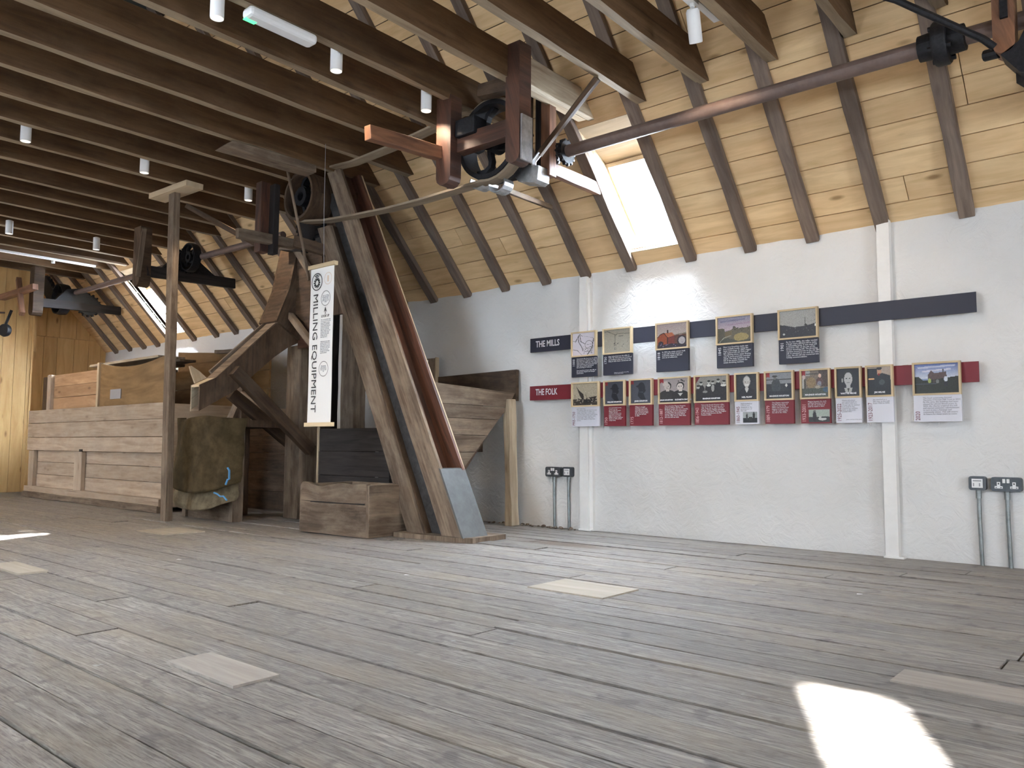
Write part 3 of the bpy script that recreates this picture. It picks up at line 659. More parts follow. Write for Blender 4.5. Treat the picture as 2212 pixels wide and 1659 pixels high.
# ------------------------------------------------------------------ right-hand hanger at the frame edge
t = thing('shaft_hanger', 'orange-red hanging post with black iron bearing at the top right corner', 'machine frame', (-.55, 4.05, 2.36))
m = MB(); post(m, -.555, 4.05, 2.405, 3.05, .085, .10); hp = m.build('hanger_post', M['orange'], t, bevel=.004)
m = MB(); m.box((-.565, 3.985, 2.56), (-.535, 4.0, 2.66)); m.build('bearing_slot', M['iron'], hp)
m = MB(); m.prism([(-.57, 4.0, 2.40), (-.50, 4.0, 2.30), (-.40, 4.0, 2.26), (-.30, 4.0, 2.40), (-.30, 4.0, 2.62), (-.44, 4.0, 2.56), (-.50, 4.0, 2.44)], (0, .12, 0)); m.build('iron_bracket', M['iron'], t, bevel=.006)
m = MB(); m.beam((-.50, 4.08, 2.335), (-.44, 4.72, 2.44), .05, .10, n=2); m.build('bearer', M['black'], t)
m = MB(); m.rod((-.64, 4.06, 2.44), (-.58, 4.04, 2.43), .025, n=10); m.build('bolt', M['iron'], t)
m = MB(); m.beam((-.45, 4.02, 2.66), (-.05, 4.02, 2.66), .07, .09, n=2); m.build('cross_rail', M['red'], t, bevel=.004)
pulley('drive_pulley', 'black pulley wheel at the right edge beside the orange hanging post', (-.20, 4.05, 2.60), .22, .1, M['iron'], M['iron'], 5)
m = MB(); m.tube([(-1.05, 3.86, 2.80), (-.96, 3.88, 2.745), (-.62, 3.92, 2.455), (-.585, 3.95, 2.42)], .016)
tag(m.build('control_rod', M['iron'], smooth=True), 'thin dark rod slanting down to the orange hanging post at top right', 'rod')
# ------------------------------------------------------------------ elevator head wheel and second hanger
pulley('head_pulley', 'dusty wooden-faced pulley with iron spokes at the head of the elevator', (-5.60, 3.90, 2.73), .205, .22, M['brown'], M['iron'], 5, .04, .022)
t = thing('shaft_hanger', 'dark brown hanging post and rails left of the elevator head wheel', 'machine frame', (-5.95, 3.7, 2.28))
m = MB(); post(m, -5.98, 3.70, 2.285, JZ, .085, .09, False); m.build('hanger_post', M['red'], t, bevel=.004)
m = MB(); post(m, -5.90, 3.76, 2.27, JZ - .02, .08, .05, False); m.build('back_board', M['black'], t)
m = MB(); m.beam((-5.90, 3.42, 2.385), (-5.90, 4.0, 2.40), .05, .085, n=3); m.build('side_arm', M['old'], t, bevel=.004)
m = MB(); m.beam((-5.48, 3.68, 2.30), (-5.30, 4.14, 2.21), .05, .09, n=3); m.build('side_arm', M['brown'], t, bevel=.004)
m = MB(); m.beam((-6.1, 4.0, 2.42), (-5.8, 4.02, 2.36), .1, .08, n=2); m.build('cross_rail', M['black'], t, bevel=.004)
m = MB(); m.beam((-6.82, 3.45, 2.80), (-6.05, 3.78, 2.34), .04, .045, n=4); m.build('brace', M['brown'], t, bevel=.002)
gear((-5.83, 4.08, 2.60), (0, 1, 0), .19, .04, 26, 'spur_gear', 'black toothed gear wheel behind the elevator head wheel', M['iron'])
gear((-5.62, SY, 2.46), (1, 0, 0), .14, .10, 18, 'spur_gear', 'lower black toothed gear under the elevator head wheel', M['iron'])
m = MB(); m.beam((-5.70, 3.56, 2.94), (-5.46, 3.56, 2.90), .03, .2, n=1); 
m = MB(); m.tube([(-5.49, 3.60, 2.93), (-5.47, 3.60, 2.85), (-5.30, 3.58, 2.45), (-5.18, 3.56, 2.20), (-5.07, 3.55, 1.90)], .011)
tag(m.build('shifting_stick', M['old']), 'thin grey stick tied in front of the elevator head wheel, reaching down to the banner', 'stick')
# ------------------------------------------------------------------ grain elevator: two inclined trunks
t = thing('grain_elevator', 'tall leaning wooden grain elevator of twin plank trunks with a zinc-clad foot', 'grain elevator', (-4.05, 4.06, 0))
yf = 3.90
def incl(mb, b0, b1, t0, t1, y0, y1, n=9):
    """plank between bottom (x range b0..b1, z) and top (t0..t1, z)"""
    rows, uv = [], []
    (xa, za), (xb, zb), (xc, zc), (xd, zd) = b0, b1, t0, t1
    L = math.hypot(xc - xa, zc - za)
    for i in range(n + 1):
        k = i / n; j = lambda: random.uniform(-.003, .003)
        l = Vector((xa + (xc - xa) * k + j(), 0, za + (zc - za) * k)); r = Vector((xb + (xd - xb) * k + j(), 0, zb + (zd - zb) * k))
        ring = [l + Vector((0, y0, 0)), r + Vector((0, y0, 0)), r + Vector((0, y1, 0)), l + Vector((0, y1, 0))]; ring.append(ring[0])
        w0 = (r - l).length; rows.append(ring); uv.append([(L * k, a) for a in (0, w0, w0 + y1 - y0, 2 * w0 + y1 - y0, 2 * w0 + 2 * (y1 - y0))])
    mb.grid(rows, uv, t=random.random()); mb.face(rows[0][:4]); mb.face(rows[-1][:4][::-1])
m = MB(); incl(m, (-3.955, .035), (-3.748, .035), (-5.36, 2.90), (-5.185, 2.90), yf, yf + .028); m.build('front_plank', M['old'], t, bevel=.003)
m = MB(); incl(m, (-4.305, .035), (-4.135, .035), (-5.47, 2.45), (-5.30, 2.45), yf, yf + .028); m.build('front_plank', M['old'], t, bevel=.003)
m = MB(); incl(m, (-4.14, .035), (-3.95, .035), (-5.46, 2.75), (-5.35, 2.75), yf + .075, yf + .09); m.build('belt_lining', M['rubber'], t)
m = MB(); incl(m, (-3.90, .035), (-3.88, .035), (-5.32, 2.90), (-5.30, 2.90), yf + .028, yf + .20); m.build('inner_side', M['red'], t)
m = MB(); incl(m, (-4.10, .48), (-3.955, .48), (-5.40, 2.90), (-5.185, 2.90), yf + .20, yf + .222); m.build('back_plank', M['red'], t, bevel=.002)
m = MB(); incl(m, (-3.968, .48), (-3.956, .48), (-5.195, 2.90), (-5.183, 2.90), yf + .222, yf + .232); m.build('edge_strip', M['pale'], t)
m = MB(); incl(m, (-4.32, .035), (-4.29, .035), (-5.46, 2.45), (-5.44, 2.45), yf + .028, yf + .34); m.build('side_plank', M['brown'], t)
m = MB(); incl(m, (-4.14, .035), (-4.125, .035), (-5.32, 2.45), (-5.305, 2.45), yf + .028, yf + .34); m.build('side_plank', M['brown'], t)
m = MB(); incl(m, (-4.30, .035), (-3.93, .035), (-5.43, 2.45), (-5.25, 2.45), yf + .34, yf + .36); m.build('back_plank', M['brown'], t)
m = MB(); m.prism([(-3.745, yf - .003, .03), (-3.735, yf + .232, .03), (-3.962, yf + .232, .49), (-3.972, yf - .003, .49)], (-.02, 0, .006)); m.build('zinc_sheet', M['zinc'], t, bevel=.002)
m = MB(); m.prism([(-4.37, 3.83, 0), (-3.80, 3.885, 0), (-3.69, 3.93, 0), (-3.70, 4.28, 0), (-4.37, 4.28, 0)], (0, 0, .034)); m.build('base_board', M['old'], t, bevel=.008)
# trunk head boards between the tops
m = MB(); m.box((-5.62, 4.06, 2.10), (-5.20, 4.09, 2.72), jit=.003); m.build('head_board', M['brown'], t)
# boot box at the foot
t = thing('boot_box', 'low weathered plank box with a worn dipped rim, in front of the leaning elevator', 'box', (-4.77, 3.8, 0))
X0, X1, Y0, Y1, HZ = -5.11, -4.43, 3.55, 4.03, .375
m = MB(); n = 24; rows = []; uv = []
def rim(u): return HZ - .028 * math.exp(-((u - .33) / .12) ** 2) + .004 * math.sin(u * 22) - (.02 if u < .02 else 0)
for q in range(n + 1):
    u = q / n; x = X0 + (X1 - X0) * u; yy = Y0 + .075 * u
    ring = [(x, yy, .002 + .008 * (1 - u)), (x, yy, rim(u)), (x, yy + .035, rim(u)), (x, yy + .035, .002)]; rows.append(ring + [ring[0]]); uv.append([(x, z) for z in (0, .37, .41, .78, .82)])
m.grid(rows, uv); m.face(rows[0][:4]); m.face(rows[-1][:4]); m.build('front_board', M['old'], t, bevel=.004)
m = MB(); m.beam((X1 + .012, Y0 + .075, .185), (X1 + .012, Y1 + .02, .185), .035, .365, n=3, jit=.003); m.build('side_board', M['old'], t, bevel=.005)
m = MB(); m.beam((X0 + .015, Y0 + .05, .185), (X0 + .015, Y1, .185), .03, .36, n=3); m.build('side_board', M['old'], t, bevel=.005)
m = MB(); m.box((X0, Y1 - .02, 0), (X1, Y1 + .01, .365)); m.build('back_board', M['old'], t)
m = MB(); m.beam((X0 + .01, Y0 + .006, .235), (X1 - .01, Y0 + .0705, .235), .006, .006, n=3); m.build('seam', M['black'], t)
# filler board between box and elevator foot
m = MB(); m.box((-4.40, 3.985, 0), (-4.385 + .22, 4.02, .38), jit=.003)
tag(m.build('wooden_board', M['old'], bevel=.004), 'upright weathered board wedged between the low box and the elevator foot', 'board')
# dark bin behind the banner
t = thing('dark_bin', 'black-stained plank bin standing behind the low box, pale edge at its left corner', 'bin', (-5.15, 4.35, 0))
m = MB(); m.planks((-5.645, 4.10, 0), (1, 0, 0), (0, 0, 1), .905, [.2, .2, .2, .19], .03, gap=.004); m.build('front_boards', M['black'], t)
m = MB(); m.box((-5.665, 4.09, 0), (-5.647, 4.105, .80)); m.build('corner_edge', M['paleold'], t)
m = MB(); m.box((-5.66, 4.11, 0), (-5.63, 4.7, .79)); m.box((-4.77, 4.13, 0), (-4.74, 4.7, .79)); m.box((-5.56, 4.68, 0), (-4.74, 4.71, .79)); m.build('side_boards', M['black'], t)
# ------------------------------------------------------------------ posts
def vpost(name, label, x0, x1, y0, y1, z1, mat, cat='post', z0=0.0, jit=.004):
    m = MB(); m.beam(((x0 + x1) / 2, (y0 + y1) / 2, z0), ((x0 + x1) / 2, (y0 + y1) / 2, z1), x1 - x0, y1 - y0, up=(0, 1, 0), n=10, jit=jit)
    return tag(m.build(name, mat, bevel=.005), label, cat)
t = thing('prop_post', 'square grey timber prop post with a short head board under the joists', 'post', (-6.645, 3.32, 0))
m = MB(); m.beam((-6.635, 3.28, 0), (-6.695, 3.27, 2.84), .10, .06, up=(0, 1, 0), n=12, jit=.003); m.build('shaft', M['old'], t, bevel=.005)
m = MB(); m.beam((-7.02, 3.27, 2.866), (-6.40, 3.30, 2.866), .16, .05, n=3, jit=.002); m.build('head_board', M['pale'], t, bevel=.003)
vpost('timber_post', 'thick upright timber carrying the brace, behind and left of the white banner', -6.215, -6.0, 4.14, 4.34, 1.54, M['old'])
vpost('timber_post', 'near-black timber post showing as a strip along the right edge of the banner', -6.42, -6.235, 4.66, 4.73, 2.40, M['black'])
vpost('timber_post', 'brown post standing right of the banner behind the dark bin', -6.18, -5.98, 4.72, 4.86, 2.25, M['old'])
# ------------------------------------------------------------------ discharge spout (runs towards the room and down)
t = thing('grain_spout', 'square wooden grain spout sloping down from the elevator head to an open end', 'spout', (-6.07, 3.6, .91))
XR = -6.0; XL = -6.145
e = [(3.20, .915), (3.20, 1.125), (3.33, 1.19), (3.33, 1.185)]
m = MB()       # square open mouth: four boards
def side(x, th):
    m = MB(); m.prism([(x, 3.20, .915), (x, 3.20, 1.125), (x, 3.335, 1.19), (x, 3.90, 1.72), (x, 4.14, 1.96), (x, 4.14, 1.57), (x, 4.00, 1.50), (x, 3.86, 1.40), (x, 3.52, 1.10)], (th, 0, 0)); return m
side(XR, -.016).build('side_board', M['brown'], t); side(XL, .016).build('side_board', M['paleold'], t)
m = MB(); m.prism([(XL + .016, 3.20, 1.125), (XL + .016, 3.335, 1.19), (XL + .016, 3.335, 1.174), (XL + .016, 3.20, 1.109)], (XR - XL - .032, 0, 0)); m.build('top_board', M['pale'], t)
m = MB(); m.prism([(XL - .01, 3.335, 1.19), (XL - .01, 4.14, 1.96), (XL - .01, 4.14, 1.93), (XL - .01, 3.335, 1.165)], (XR - XL + .0, 0, 0)); m.build('top_board', M['old'], t)
m = MB(); m.prism([(XL + .016, 3.20, .915), (XL + .016, 3.52, 1.10), (XL + .016, 3.86, 1.40), (XL + .016, 4.0, 1.50), (XL + .016, 4.0, 1.53), (XL + .016, 3.86, 1.43), (XL + .016, 3.52, 1.13), (XL + .016, 3.20, .932)], (XR - XL - .032, 0, 0)); m.build('bottom_board', M['old'], t)
m = MB(); m.prism([(XL - .018, 3.235, 1.145), (XL - .018, 3.335, 1.195), (XL - .018, 3.27, 1.245), (XL - .02, 3.20, 1.285), (XL - .02, 3.185, 1.28), (XL - .02, 3.20, 1.23)], (.018, 0, 0)); m.build('flap_board', M['pale'], t, bevel=.003)
m = MB(); m.beam((-6.2, 3.40, 1.24), (-6.2, 3.95, 1.76), .03, .05, n=2); m.build('edge_batten', M['old'], t)
# upper hopper of the spout
t = thing('spout_hopper', 'dark boxed wooden hopper joining the elevator head to the sloping spout', 'hopper', (-6.05, 4.15, 1.55))
m = MB(); m.prism([(-5.97, 3.86, 1.72), (-5.97, 3.98, 2.02), (-5.97, 4.06, 2.42), (-5.97, 4.42, 2.62), (-5.97, 4.50, 2.0), (-5.97, 4.34, 1.62), (-5.97, 4.14, 1.55)], (-.03, 0, 0)); m.build('side_board', M['brown'], t, bevel=.003)
m = MB(); m.prism([(-6.25, 3.86, 1.72), (-6.25, 3.98, 2.02), (-6.25, 4.06, 2.42), (-6.25, 4.42, 2.62), (-6.25, 4.50, 2.0), (-6.25, 4.34, 1.62), (-6.25, 4.14, 1.55)], (.03, 0, 0)); m.build('side_board', M['brown'], t)
m = MB(); m.prism([(-6.22, 3.86, 1.72), (-6.22, 3.98, 2.02), (-6.22, 4.06, 2.42), (-6.22, 4.08, 2.41), (-6.22, 4.0, 2.01), (-6.22, 3.88, 1.71)], (.22, 0, 0)); m.build('front_board', M['brown'], t)
m = MB(); m.prism([(-6.0, 4.05, 2.42), (-5.62, 4.05, 2.42), (-5.55, 4.05, 1.62), (-5.60, 4.05, 1.55), (-5.97, 4.05, 1.80)], (0, .03, 0)); m.build('front_board', M['brown'], t, bevel=.003)
m = MB(); m.beam((-5.98, 4.0, 1.79), (-5.64, 4.0, 1.50), .05, .05, n=2); m.build('edge_batten', M['old'], t, bevel=.003)
m = MB(); m.beam((-5.99, 4.02, 1.78), (-6.02, 3.88, 1.72), .05, .04, n=1); m.build('edge_batten', M['paleold'], t)
m = MB(); m.beam((-5.98, 4.02, 2.42), (-5.62, 4.02, 2.02), .03, .07, n=2); m.build('edge_batten', M['old'], t)
m = MB(); m.box((-6.0, 4.10, 1.50), (-5.62, 4.14, 1.72)); m.build('dark_throat', M['red'], t)
m = MB(); m.box((-5.95, 4.10, 1.75), (-5.20, 4.13, 2.75), jit=.003); m.build('back_board', M['brown'], t)
# support braces of the spout
m = MB(); m.beam((-5.96, 3.47, 1.26), (-5.96, 4.24, .60), .07, .10, up=(0, .66, .75), n=4)
tag(m.build('diagonal_brace', M['brown'], bevel=.004), 'dark diagonal brace from under the spout down to the thick upright timber', 'brace')
m = MB(); m.beam((-6.26, 3.62, 1.09), (-6.26, 4.32, .60), .07, .10, up=(0, .66, .75), n=4)
tag(m.build('diagonal_brace', M['brown'], bevel=.004), 'brown diagonal brace lying behind the dark one under the spout', 'brace')
m = MB(); m.beam((-6.95, 3.95, .70), (-6.72, 4.0, 1.12), .05, .07, n=2); m.beam((-6.72, 4.0, 1.12), (-6.45, 4.05, .98), .05, .05, n=1)
tag(m.build('short_strut', M['old'], bevel=.003), 'short grey strut rising from the canvas below the open spout end', 'strut')
vpost('timber_post', 'short upright timber behind the canvas, below the spout', -6.84, -6.72, 4.0, 4.1, 1.22, M['brown'])
# ------------------------------------------------------------------ canvas hung over the machine
t = thing('canvas_sheet', 'olive brown canvas sheet draped over the low plank stand beside the prop post', 'canvas', (-6.4, 3.55, .1))
def drape(x0, x1, z0, z1, y, mat, name, sag, amp, seed, nx=34, nz=28):
    rows, uv = [], []
    for j in range(nz + 1):
        r, q = [], []
        for i in range(nx + 1):
            u, v = i / nx, j / nz
            bot = z0 + sag * (abs(2 * u - 1) ** 2.4); z = z1 + (bot - z1) * v + .012 * math.sin(u * 9 + seed) * (1 - v)
            x = x0 + (x1 - x0) * u + .02 * math.sin(v * 6 + u * 3)
            yy = y - amp * math.sin(math.pi * u) - .03 * v - .022 * mnoise.noise(Vector((u * 5, v * 3, seed))) - .012 * math.sin(u * 17 + v * 4)
            yy += .10 * max(0, abs(2 * u - 1) - .8) / .2
            r.append((x, yy, z)); q.append((x, z))
        rows.append(r); uv.append(q)
    m = MB(); m.grid(rows, uv); o = m.build(name, mat, t, smooth=True)
    s = o.modifiers.new('thick', 'SOLIDIFY'); s.thickness = .006; return o
drape(-7.02, -6.0, .24, .88, 3.52, M['sack'], 'canvas', .10, .10, 2)
drape(-7.04, -6.08, .09, .42, 3.54, M['sackpale'], 'lower_canvas', .10, .08, 7)
m = MB(); m.tube([(-5.99 + .03 * math.sin(k), 3.46, .46 - .035 * k + .02 * math.sin(k * 2.3)) for k in range(5)], .008); m.build('twine', M['blue'], t)
m = MB(); m.tube([(-6.12 + .05 * k, 3.42, .255 - .01 * k + .02 * math.sin(k * 3)) for k in range(5)], .007); m.build('twine', M['blue'], t)
t = thing('plank_stand', 'low dark plank stand holding the draped canvas', 'stand', (-6.5, 3.8, 0))
m = MB(); m.box((-6.95, 3.62, .0), (-6.18, 3.66, .33), jit=.004); m.build('front_board', M['old'], t, bevel=.004)
m = MB(); m.box((-6.20, 3.60, 0), (-6.14, 3.70, .86)); m.build('leg', M['old'], t, bevel=.004)
m = MB(); m.box((-6.99, 3.60, 0), (-6.93, 3.70, .86)); m.build('leg', M['old'], t, bevel=.004)
m = MB(); m.box((-6.99, 3.62, .80), (-6.14, 4.2, .86)); m.build('top_board', M['brown'], t)
m = MB(); m.box((-6.97, 3.66, .3), (-6.16, 3.69, .80)); m.build('back_board', M['brown'], t)
# dark plank partition in the shade behind
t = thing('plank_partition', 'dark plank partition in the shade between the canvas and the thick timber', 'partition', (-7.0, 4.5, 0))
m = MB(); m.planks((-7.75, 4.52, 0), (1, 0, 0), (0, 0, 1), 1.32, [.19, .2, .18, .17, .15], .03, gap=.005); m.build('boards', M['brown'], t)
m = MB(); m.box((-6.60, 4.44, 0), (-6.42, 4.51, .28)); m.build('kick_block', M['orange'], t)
# big brown partition behind the bin
t = thing('plank_partition', 'tall brown plank wall of the grain store standing behind the canvas and the spout', 'partition', (-8.3, 4.72, 0))
m = MB(); m.planks((-9.35, 4.70, 0), (1, 0, 0), (0, 0, 1), 1.97, [.2, .2, .2, .2, .22, .22, .2, .2], .025, gap=.004); m.build('boards', M['ply'], t)
m = MB(); m.prism([(-9.35, 4.695, 1.60), (-7.38, 4.695, 1.60), (-7.38, 4.695, 1.61), (-9.35, 4.695, 1.765)], (0, .03, 0)); m.build('top_board', M['ply'], t)
t = thing('wooden_offcut', 'small grey wood offcut lying on top of the tall brown plank wall', 'board', (-8.0, 4.7, 1.67))
m = MB(); m.beam((-8.42, 4.69, 1.70), (-8.05, 4.71, 1.685), .09, .04, n=2); m.build('offcut', M['old'], t, bevel=.004)
# ------------------------------------------------------------------ large grain bin on the left
t = thing('grain_bin', 'large low grain bin of weathered horizontal boards at the left, behind the prop post', 'bin', (-9.15, 4.2, 0))
BX0, BX1, BY = -10.88, -7.42, 3.66
m = MB(); m.planks((BX0, BY - .065, .565), (1, 0, 0), (0, 0, 1), BX1 - BX0 + .02, [.155, .17, .158], .03, gap=.005, jit=.002); m.build('upper_front', M['bin'], t, bevel=.002)
m = MB(); m.planks((BX0 + .02, BY, .12), (1, 0, 0), (0, 0, 1), BX1 - BX0 - .05, [.16, .15, .135], .028, gap=.005); m.build('lower_front', M['bin'], t)
for x in (-10.78, -9.38):
    m = MB(); m.beam((x, BY - .025, .10), (x, BY - .025, .565), .16 if x < -10 else .2, .045, up=(0, 1, 0), n=2); m.build('front_stud', M['bin'], t, bevel=.004)
m = MB(); m.beam((BX0 - .02, BY - .03, .10), (BX1, BY - .03, .095), .08, .075, n=9, jit=.004); m.build('bottom_rail', M['bin'], t, bevel=.006)
m = MB(); m.beam((BX0 - .02, BY - .045, .035), (BX1, BY - .045, .035), .09, .07, n=9, jit=.005); m.build('sole_plate', M['old'], t, bevel=.008)
m = MB(); m.box((BX1 - .03, BY, .05), (BX1, 5.1, 1.04)); m.build('end_boards', M['bin'], t)
m = MB(); m.box((BX0, BY, .05), (BX0 + .03, 5.1, 1.04)); m.build('end_boards', M['bin'], t)
m = MB(); m.box((BX0, BY - .03, .72), (BX0 + .03, BY + .1, 1.04)); m.build('corner_post', M['bin'], t)
m = MB(); m.box((BX0 + .03, BY + .02, .5), (BX1 - .03, 5.08, .53)); m.build('bottom', M['brown'], t)
m = MB(); m.box((-9.30, BY - .071, .562), (-9.22, BY - .06, .588)); m.build('latch_slot', M['black'], t)
# boxed compartment boards inside the bin
t = thing('bin_compartment', 'reddish plank compartment with a thick corner post behind the bin\'s left end', 'partition', (-10.2, 3.95, 1.0))
m = MB(); m.beam((-10.80, 3.81, .54), (-10.80, 3.81, 1.50), .11, .07, up=(0, 1, 0), n=3); m.build('corner_post', M['bin'], t, bevel=.01)
m = MB(); m.box((-11.06, 3.80, .54), (-10.86, 3.83, 1.485)); m.build('edge_board', M['brown'], t, bevel=.01)
m = MB(); m.box((-11.05, 3.86, .54), (-11.02, 4.8, 1.50)); m.build('side_board', M['brown'], t)
m = MB(); m.planks((-10.84, 3.82, .54), (1, 0, 0), (0, 0, 1), 1.55, [.2, .25, .22, .14, .145], .03, gap=.004); m.build('plank_panel', M['redpine'], t)
t = thing('plywood_panel', 'golden-brown plywood sheet standing on edge in the bin, its pale edge towards the left', 'panel', (-8.5, 3.8, .54))
rows, uv = [], []
for q in range(13):
    u = q / 12; x = -9.28 + 1.66 * u; zt = 1.545 - .075 * math.sin(math.pi * min(1, u * 1.05)) - .0 * u
    ring = [(x, 3.765, .54), (x, 3.765, zt), (x, 3.785, zt), (x, 3.785, .54)]; rows.append(ring + [ring[0]]); uv.append([(x, a) for a in (0, 1, 1.02, 2, 2.02)])
m = MB(); m.grid(rows, uv); m.face(rows[0][:4]); m.face(rows[-1][:4]); m.build('sheet', M['ply'], t)
m = MB(); m.box((-9.315, 3.745, .54), (-9.265, 3.79, 1.555)); m.build('edge_strip', M['pale'], t)
m = MB(); m.box((-8.98, 3.757, 1.135), (-8.72, 3.764, 1.24)); m.build('paper_note', M['grey_ink'], t)
g = 'loose boards stacked on the bin'
for i, (a, b, w_, l) in enumerate((((-10.55, 4.34, 1.504), (-9.0, 4.34, 1.504), .36, 'lowest of the grey boards stacked on the bin partition'), ((-10.5, 4.30, 1.531), (-8.6, 4.30, 1.531), .2, 'middle grey board of the stack on the bin partition'), ((-10.35, 4.28, 1.558), (-8.3, 4.28, 1.558), .18, 'upper grey board of the stack on the bin partition'), ((-10.1, 4.12, 1.585), (-8.35, 4.12, 1.585), .3, 'wide pale-edged board lying topmost and slightly tilted on the bin'), ((-11.35, 4.5, 1.506), (-10.6, 4.5, 1.504), .05, 'thin grey stick poking out left of the stacked boards'))):
    m = MB(); m.beam(a, b, w_, .026, n=4, jit=.003)
    tag(m.build('loose_board', M['paleold'] if i == 3 else M['old'], bevel=.002), l, 'board', g)
m = MB(); m.planks((-10.95, 4.5, .54), (1, 0, 0), (0, 0, 1), 3.4, [.25, .24, .24, .22], .03, gap=.005)
tag(m.build('bin_partition', M['ply']), 'inner plank partition of the bin under the stacked loose boards', 'partition')
# ------------------------------------------------------------------ wall hopper
t = thing('tapered_hopper', 'weathered tapering plank hopper fixed against the white wall right of the elevator', 'hopper', (-4.6, 4.8, 0))
hp_ = [(4.12, 1.12), (5.07, 1.09), (5.08, 1.03), (4.98, .95), (4.46, .39), (4.30, .39)]
XH = -4.30
m = MB()
zs = [1.125, .97, .865, .735, .60, .48, .385]
def ylo(z): return 4.12 + (1.12 - z) * .12
def yhi(z): return 5.08 if z > 1.03 else (4.98 + (z - .95) * 1.25 if z > .95 else 4.46 + (z - .39) * .93)
for a, b in zip(zs[:-1], zs[1:]):
    off = random.uniform(-.003, .003); tt = random.random()
    rows, uv = [], []
    for q in range(6):
        k = q / 5; pts_ = []
        for z in (b + .004, a):
            y = ylo(z) + (yhi(z) - ylo(z)) * k; zz = z - (.03 * k if z > 1.1 else 0); pts_.append(Vector((XH + off + (1.12 - zz) * -.10, y, zz)))
        ring = [pts_[0], pts_[1], pts_[1] - Vector((.028, 0, 0)), pts_[0] - Vector((.028, 0, 0))]; rows.append(ring + [ring[0]])
        uv.append([(pts_[0].y, v + a * 3) for v in (0, .13, .16, .29, .32)])
    m.grid(rows, uv, t=tt); m.face(rows[0][:4]); m.face(rows[-1][:4])
m.build('side_boards', M['old'], t)
m = MB(); m.prism([(XH - .07, 4.46, .39), (XH - .07, 4.98, .95), (-4.68, 5.06, 1.0), (-4.66, 4.5, .4)], (0, .02, -.02)); m.build('sloping_bottom', M['brown'], t)
m = MB(); m.box((-4.67, 4.14, .5), (-4.42, 4.17, 1.13)); m.build('front_boards', M['old'], t)
m = MB(); m.prism([(-5.25, 5.10, 1.08), (-4.305, 5.10, 1.03), (-4.305, 5.10, 1.295), (-5.25, 5.10, 1.28)], (0, .035, 0)); m.build('back_board', M['brown'], t, bevel=.003)
m = MB(); m.box((-4.70, 4.14, .6), (-4.67, 5.09, 1.10)); m.build('side_boards', M['brown'], t)
m = MB(); m.beam((-4.275, 5.03, 0), (-4.31, 5.02, 1.04), .07, .10, up=(0, 1, 0), n=6, jit=.006, taper=.85); m.build('leg', M['paleold'], t, bevel=.006)
m = MB(); m.beam((-4.40, 4.20, .98), (-4.29, 4.42, .42), .03, .09, n=2); 
m = MB(); m.beam((-4.268, 4.17, .90), (-4.268, 4.33, .42), .02, .07, n=2); m.build('edge_batten', M['paleold'], t, bevel=.002)
t = thing('wooden_board', 'small upright grey board on the wall left above the tapering hopper', 'board', (-5.35, 5.1, 1.2))
m = MB(); m.box((-5.49, 5.08, 1.15), (-5.255, 5.11, 1.455), jit=.002); m.build('board', M['old'], t)
m = MB(); m.box((-5.256, 5.07, 1.15), (-5.243, 5.11, 1.46)); m.build('edge_strip', M['pale'], t)
m = MB(); m.rod((-5.345, 5.06, 1.10), (-5.345, 5.06, 1.44), .006, n=8); m.build('thin_tube', M['white'], t)
m = MB()
for k in range(26):
    a = Vector((-4.55 + .045 * k * .75 + random.uniform(-.02, .02), 5.10 + random.uniform(-.03, .03), 0)); r = random.uniform(.008, .022)
    m.lathe([(1e-4, 0), (r, r * .3), (r * .7, r * .8), (1e-4, r)], a, (random.uniform(-.3, .3), random.uniform(-.3, .3), 1), 6)
tag(m.build('crumbled_plaster', M['rubble']), 'crumbs of fallen plaster along the wall foot by the hopper leg', 'debris', kind='stuff')
# ------------------------------------------------------------------ middle and far hangers
def hanger(label, x, brace):
    t = thing('shaft_hanger', label, 'machine frame', (x, 3.7, 2.27))
    m = MB(); post(m, x, 3.70, 2.27, JZ, .15, .12); m.build('hanger_post', M['brown'], t, bevel=.005)
    m = MB(); m.beam((x + .05, 3.72, 2.44), (x + .02, 4.74, 2.47), .05, .11, n=3); m.build('bearer', M['black'], t)
    if brace: m = MB(); m.beam((x + .35, 3.55, 2.80), (x + .1, 3.62, 2.36), .04, .045, n=2); m.build('brace', M['old'], t)
    m = MB(); m.prism([(x - .02, 3.9, 2.5), (x - .02, 4.5, 2.5), (x - .02, 4.32, 2.62), (x - .02, 4.24, 2.7), (x - .02, 4.04, 2.66)], (.08, 0, 0)); m.build('bearing_block', M['iron'], t)
    return t
hanger('dark hanging post with iron bearing and brace left of the prop post', -8.22, True)
pulley('drive_pulley', 'small black pulley seen behind the prop post', (-7.98, 4.1, 2.62), .15, .08, M['iron'], M['iron'], 4)
gear((-8.15, SY, 2.62), (1, 0, 0), .13, .05, 16, 'spur_gear', 'black toothed gear beside the middle hanging post', M['iron'])
t = hanger('brown hanging frame of the far drive machinery by the pine wall', -11.15, False)
m = MB(); m.beam((-11.6, 3.45, 2.52), (-10.9, 3.6, 2.60), .07, .07, n=2); m.build('cross_rail', M['orange'], t)
m = MB(); m.beam((-11.35, 3.55, 2.75), (-11.0, 3.5, 2.25), .06, .06, n=2); m.build('brace', M['orange'], t)
pulley('drive_pulley', 'dark pulley lying behind the far hanging frame', (-11.3, 4.05, 2.55), .2, .12, M['iron'], M['iron'], 4)
gear((-11.2, 4.35, 2.5), (1, 0, 0), .15, .06, 16, 'spur_gear', 'black gear on the far machinery near the pine wall', M['iron'])
gear((-11.6, 4.0, 2.72), (0, 1, .3), .17, .05, 18, 'spur_gear', 'upper black gear on the far machinery', M['iron'])
t = thing('crank_weight', 'round black weight hanging on a short arm below the far machinery', 'weight', (-11.45, 3.45, 1.98))
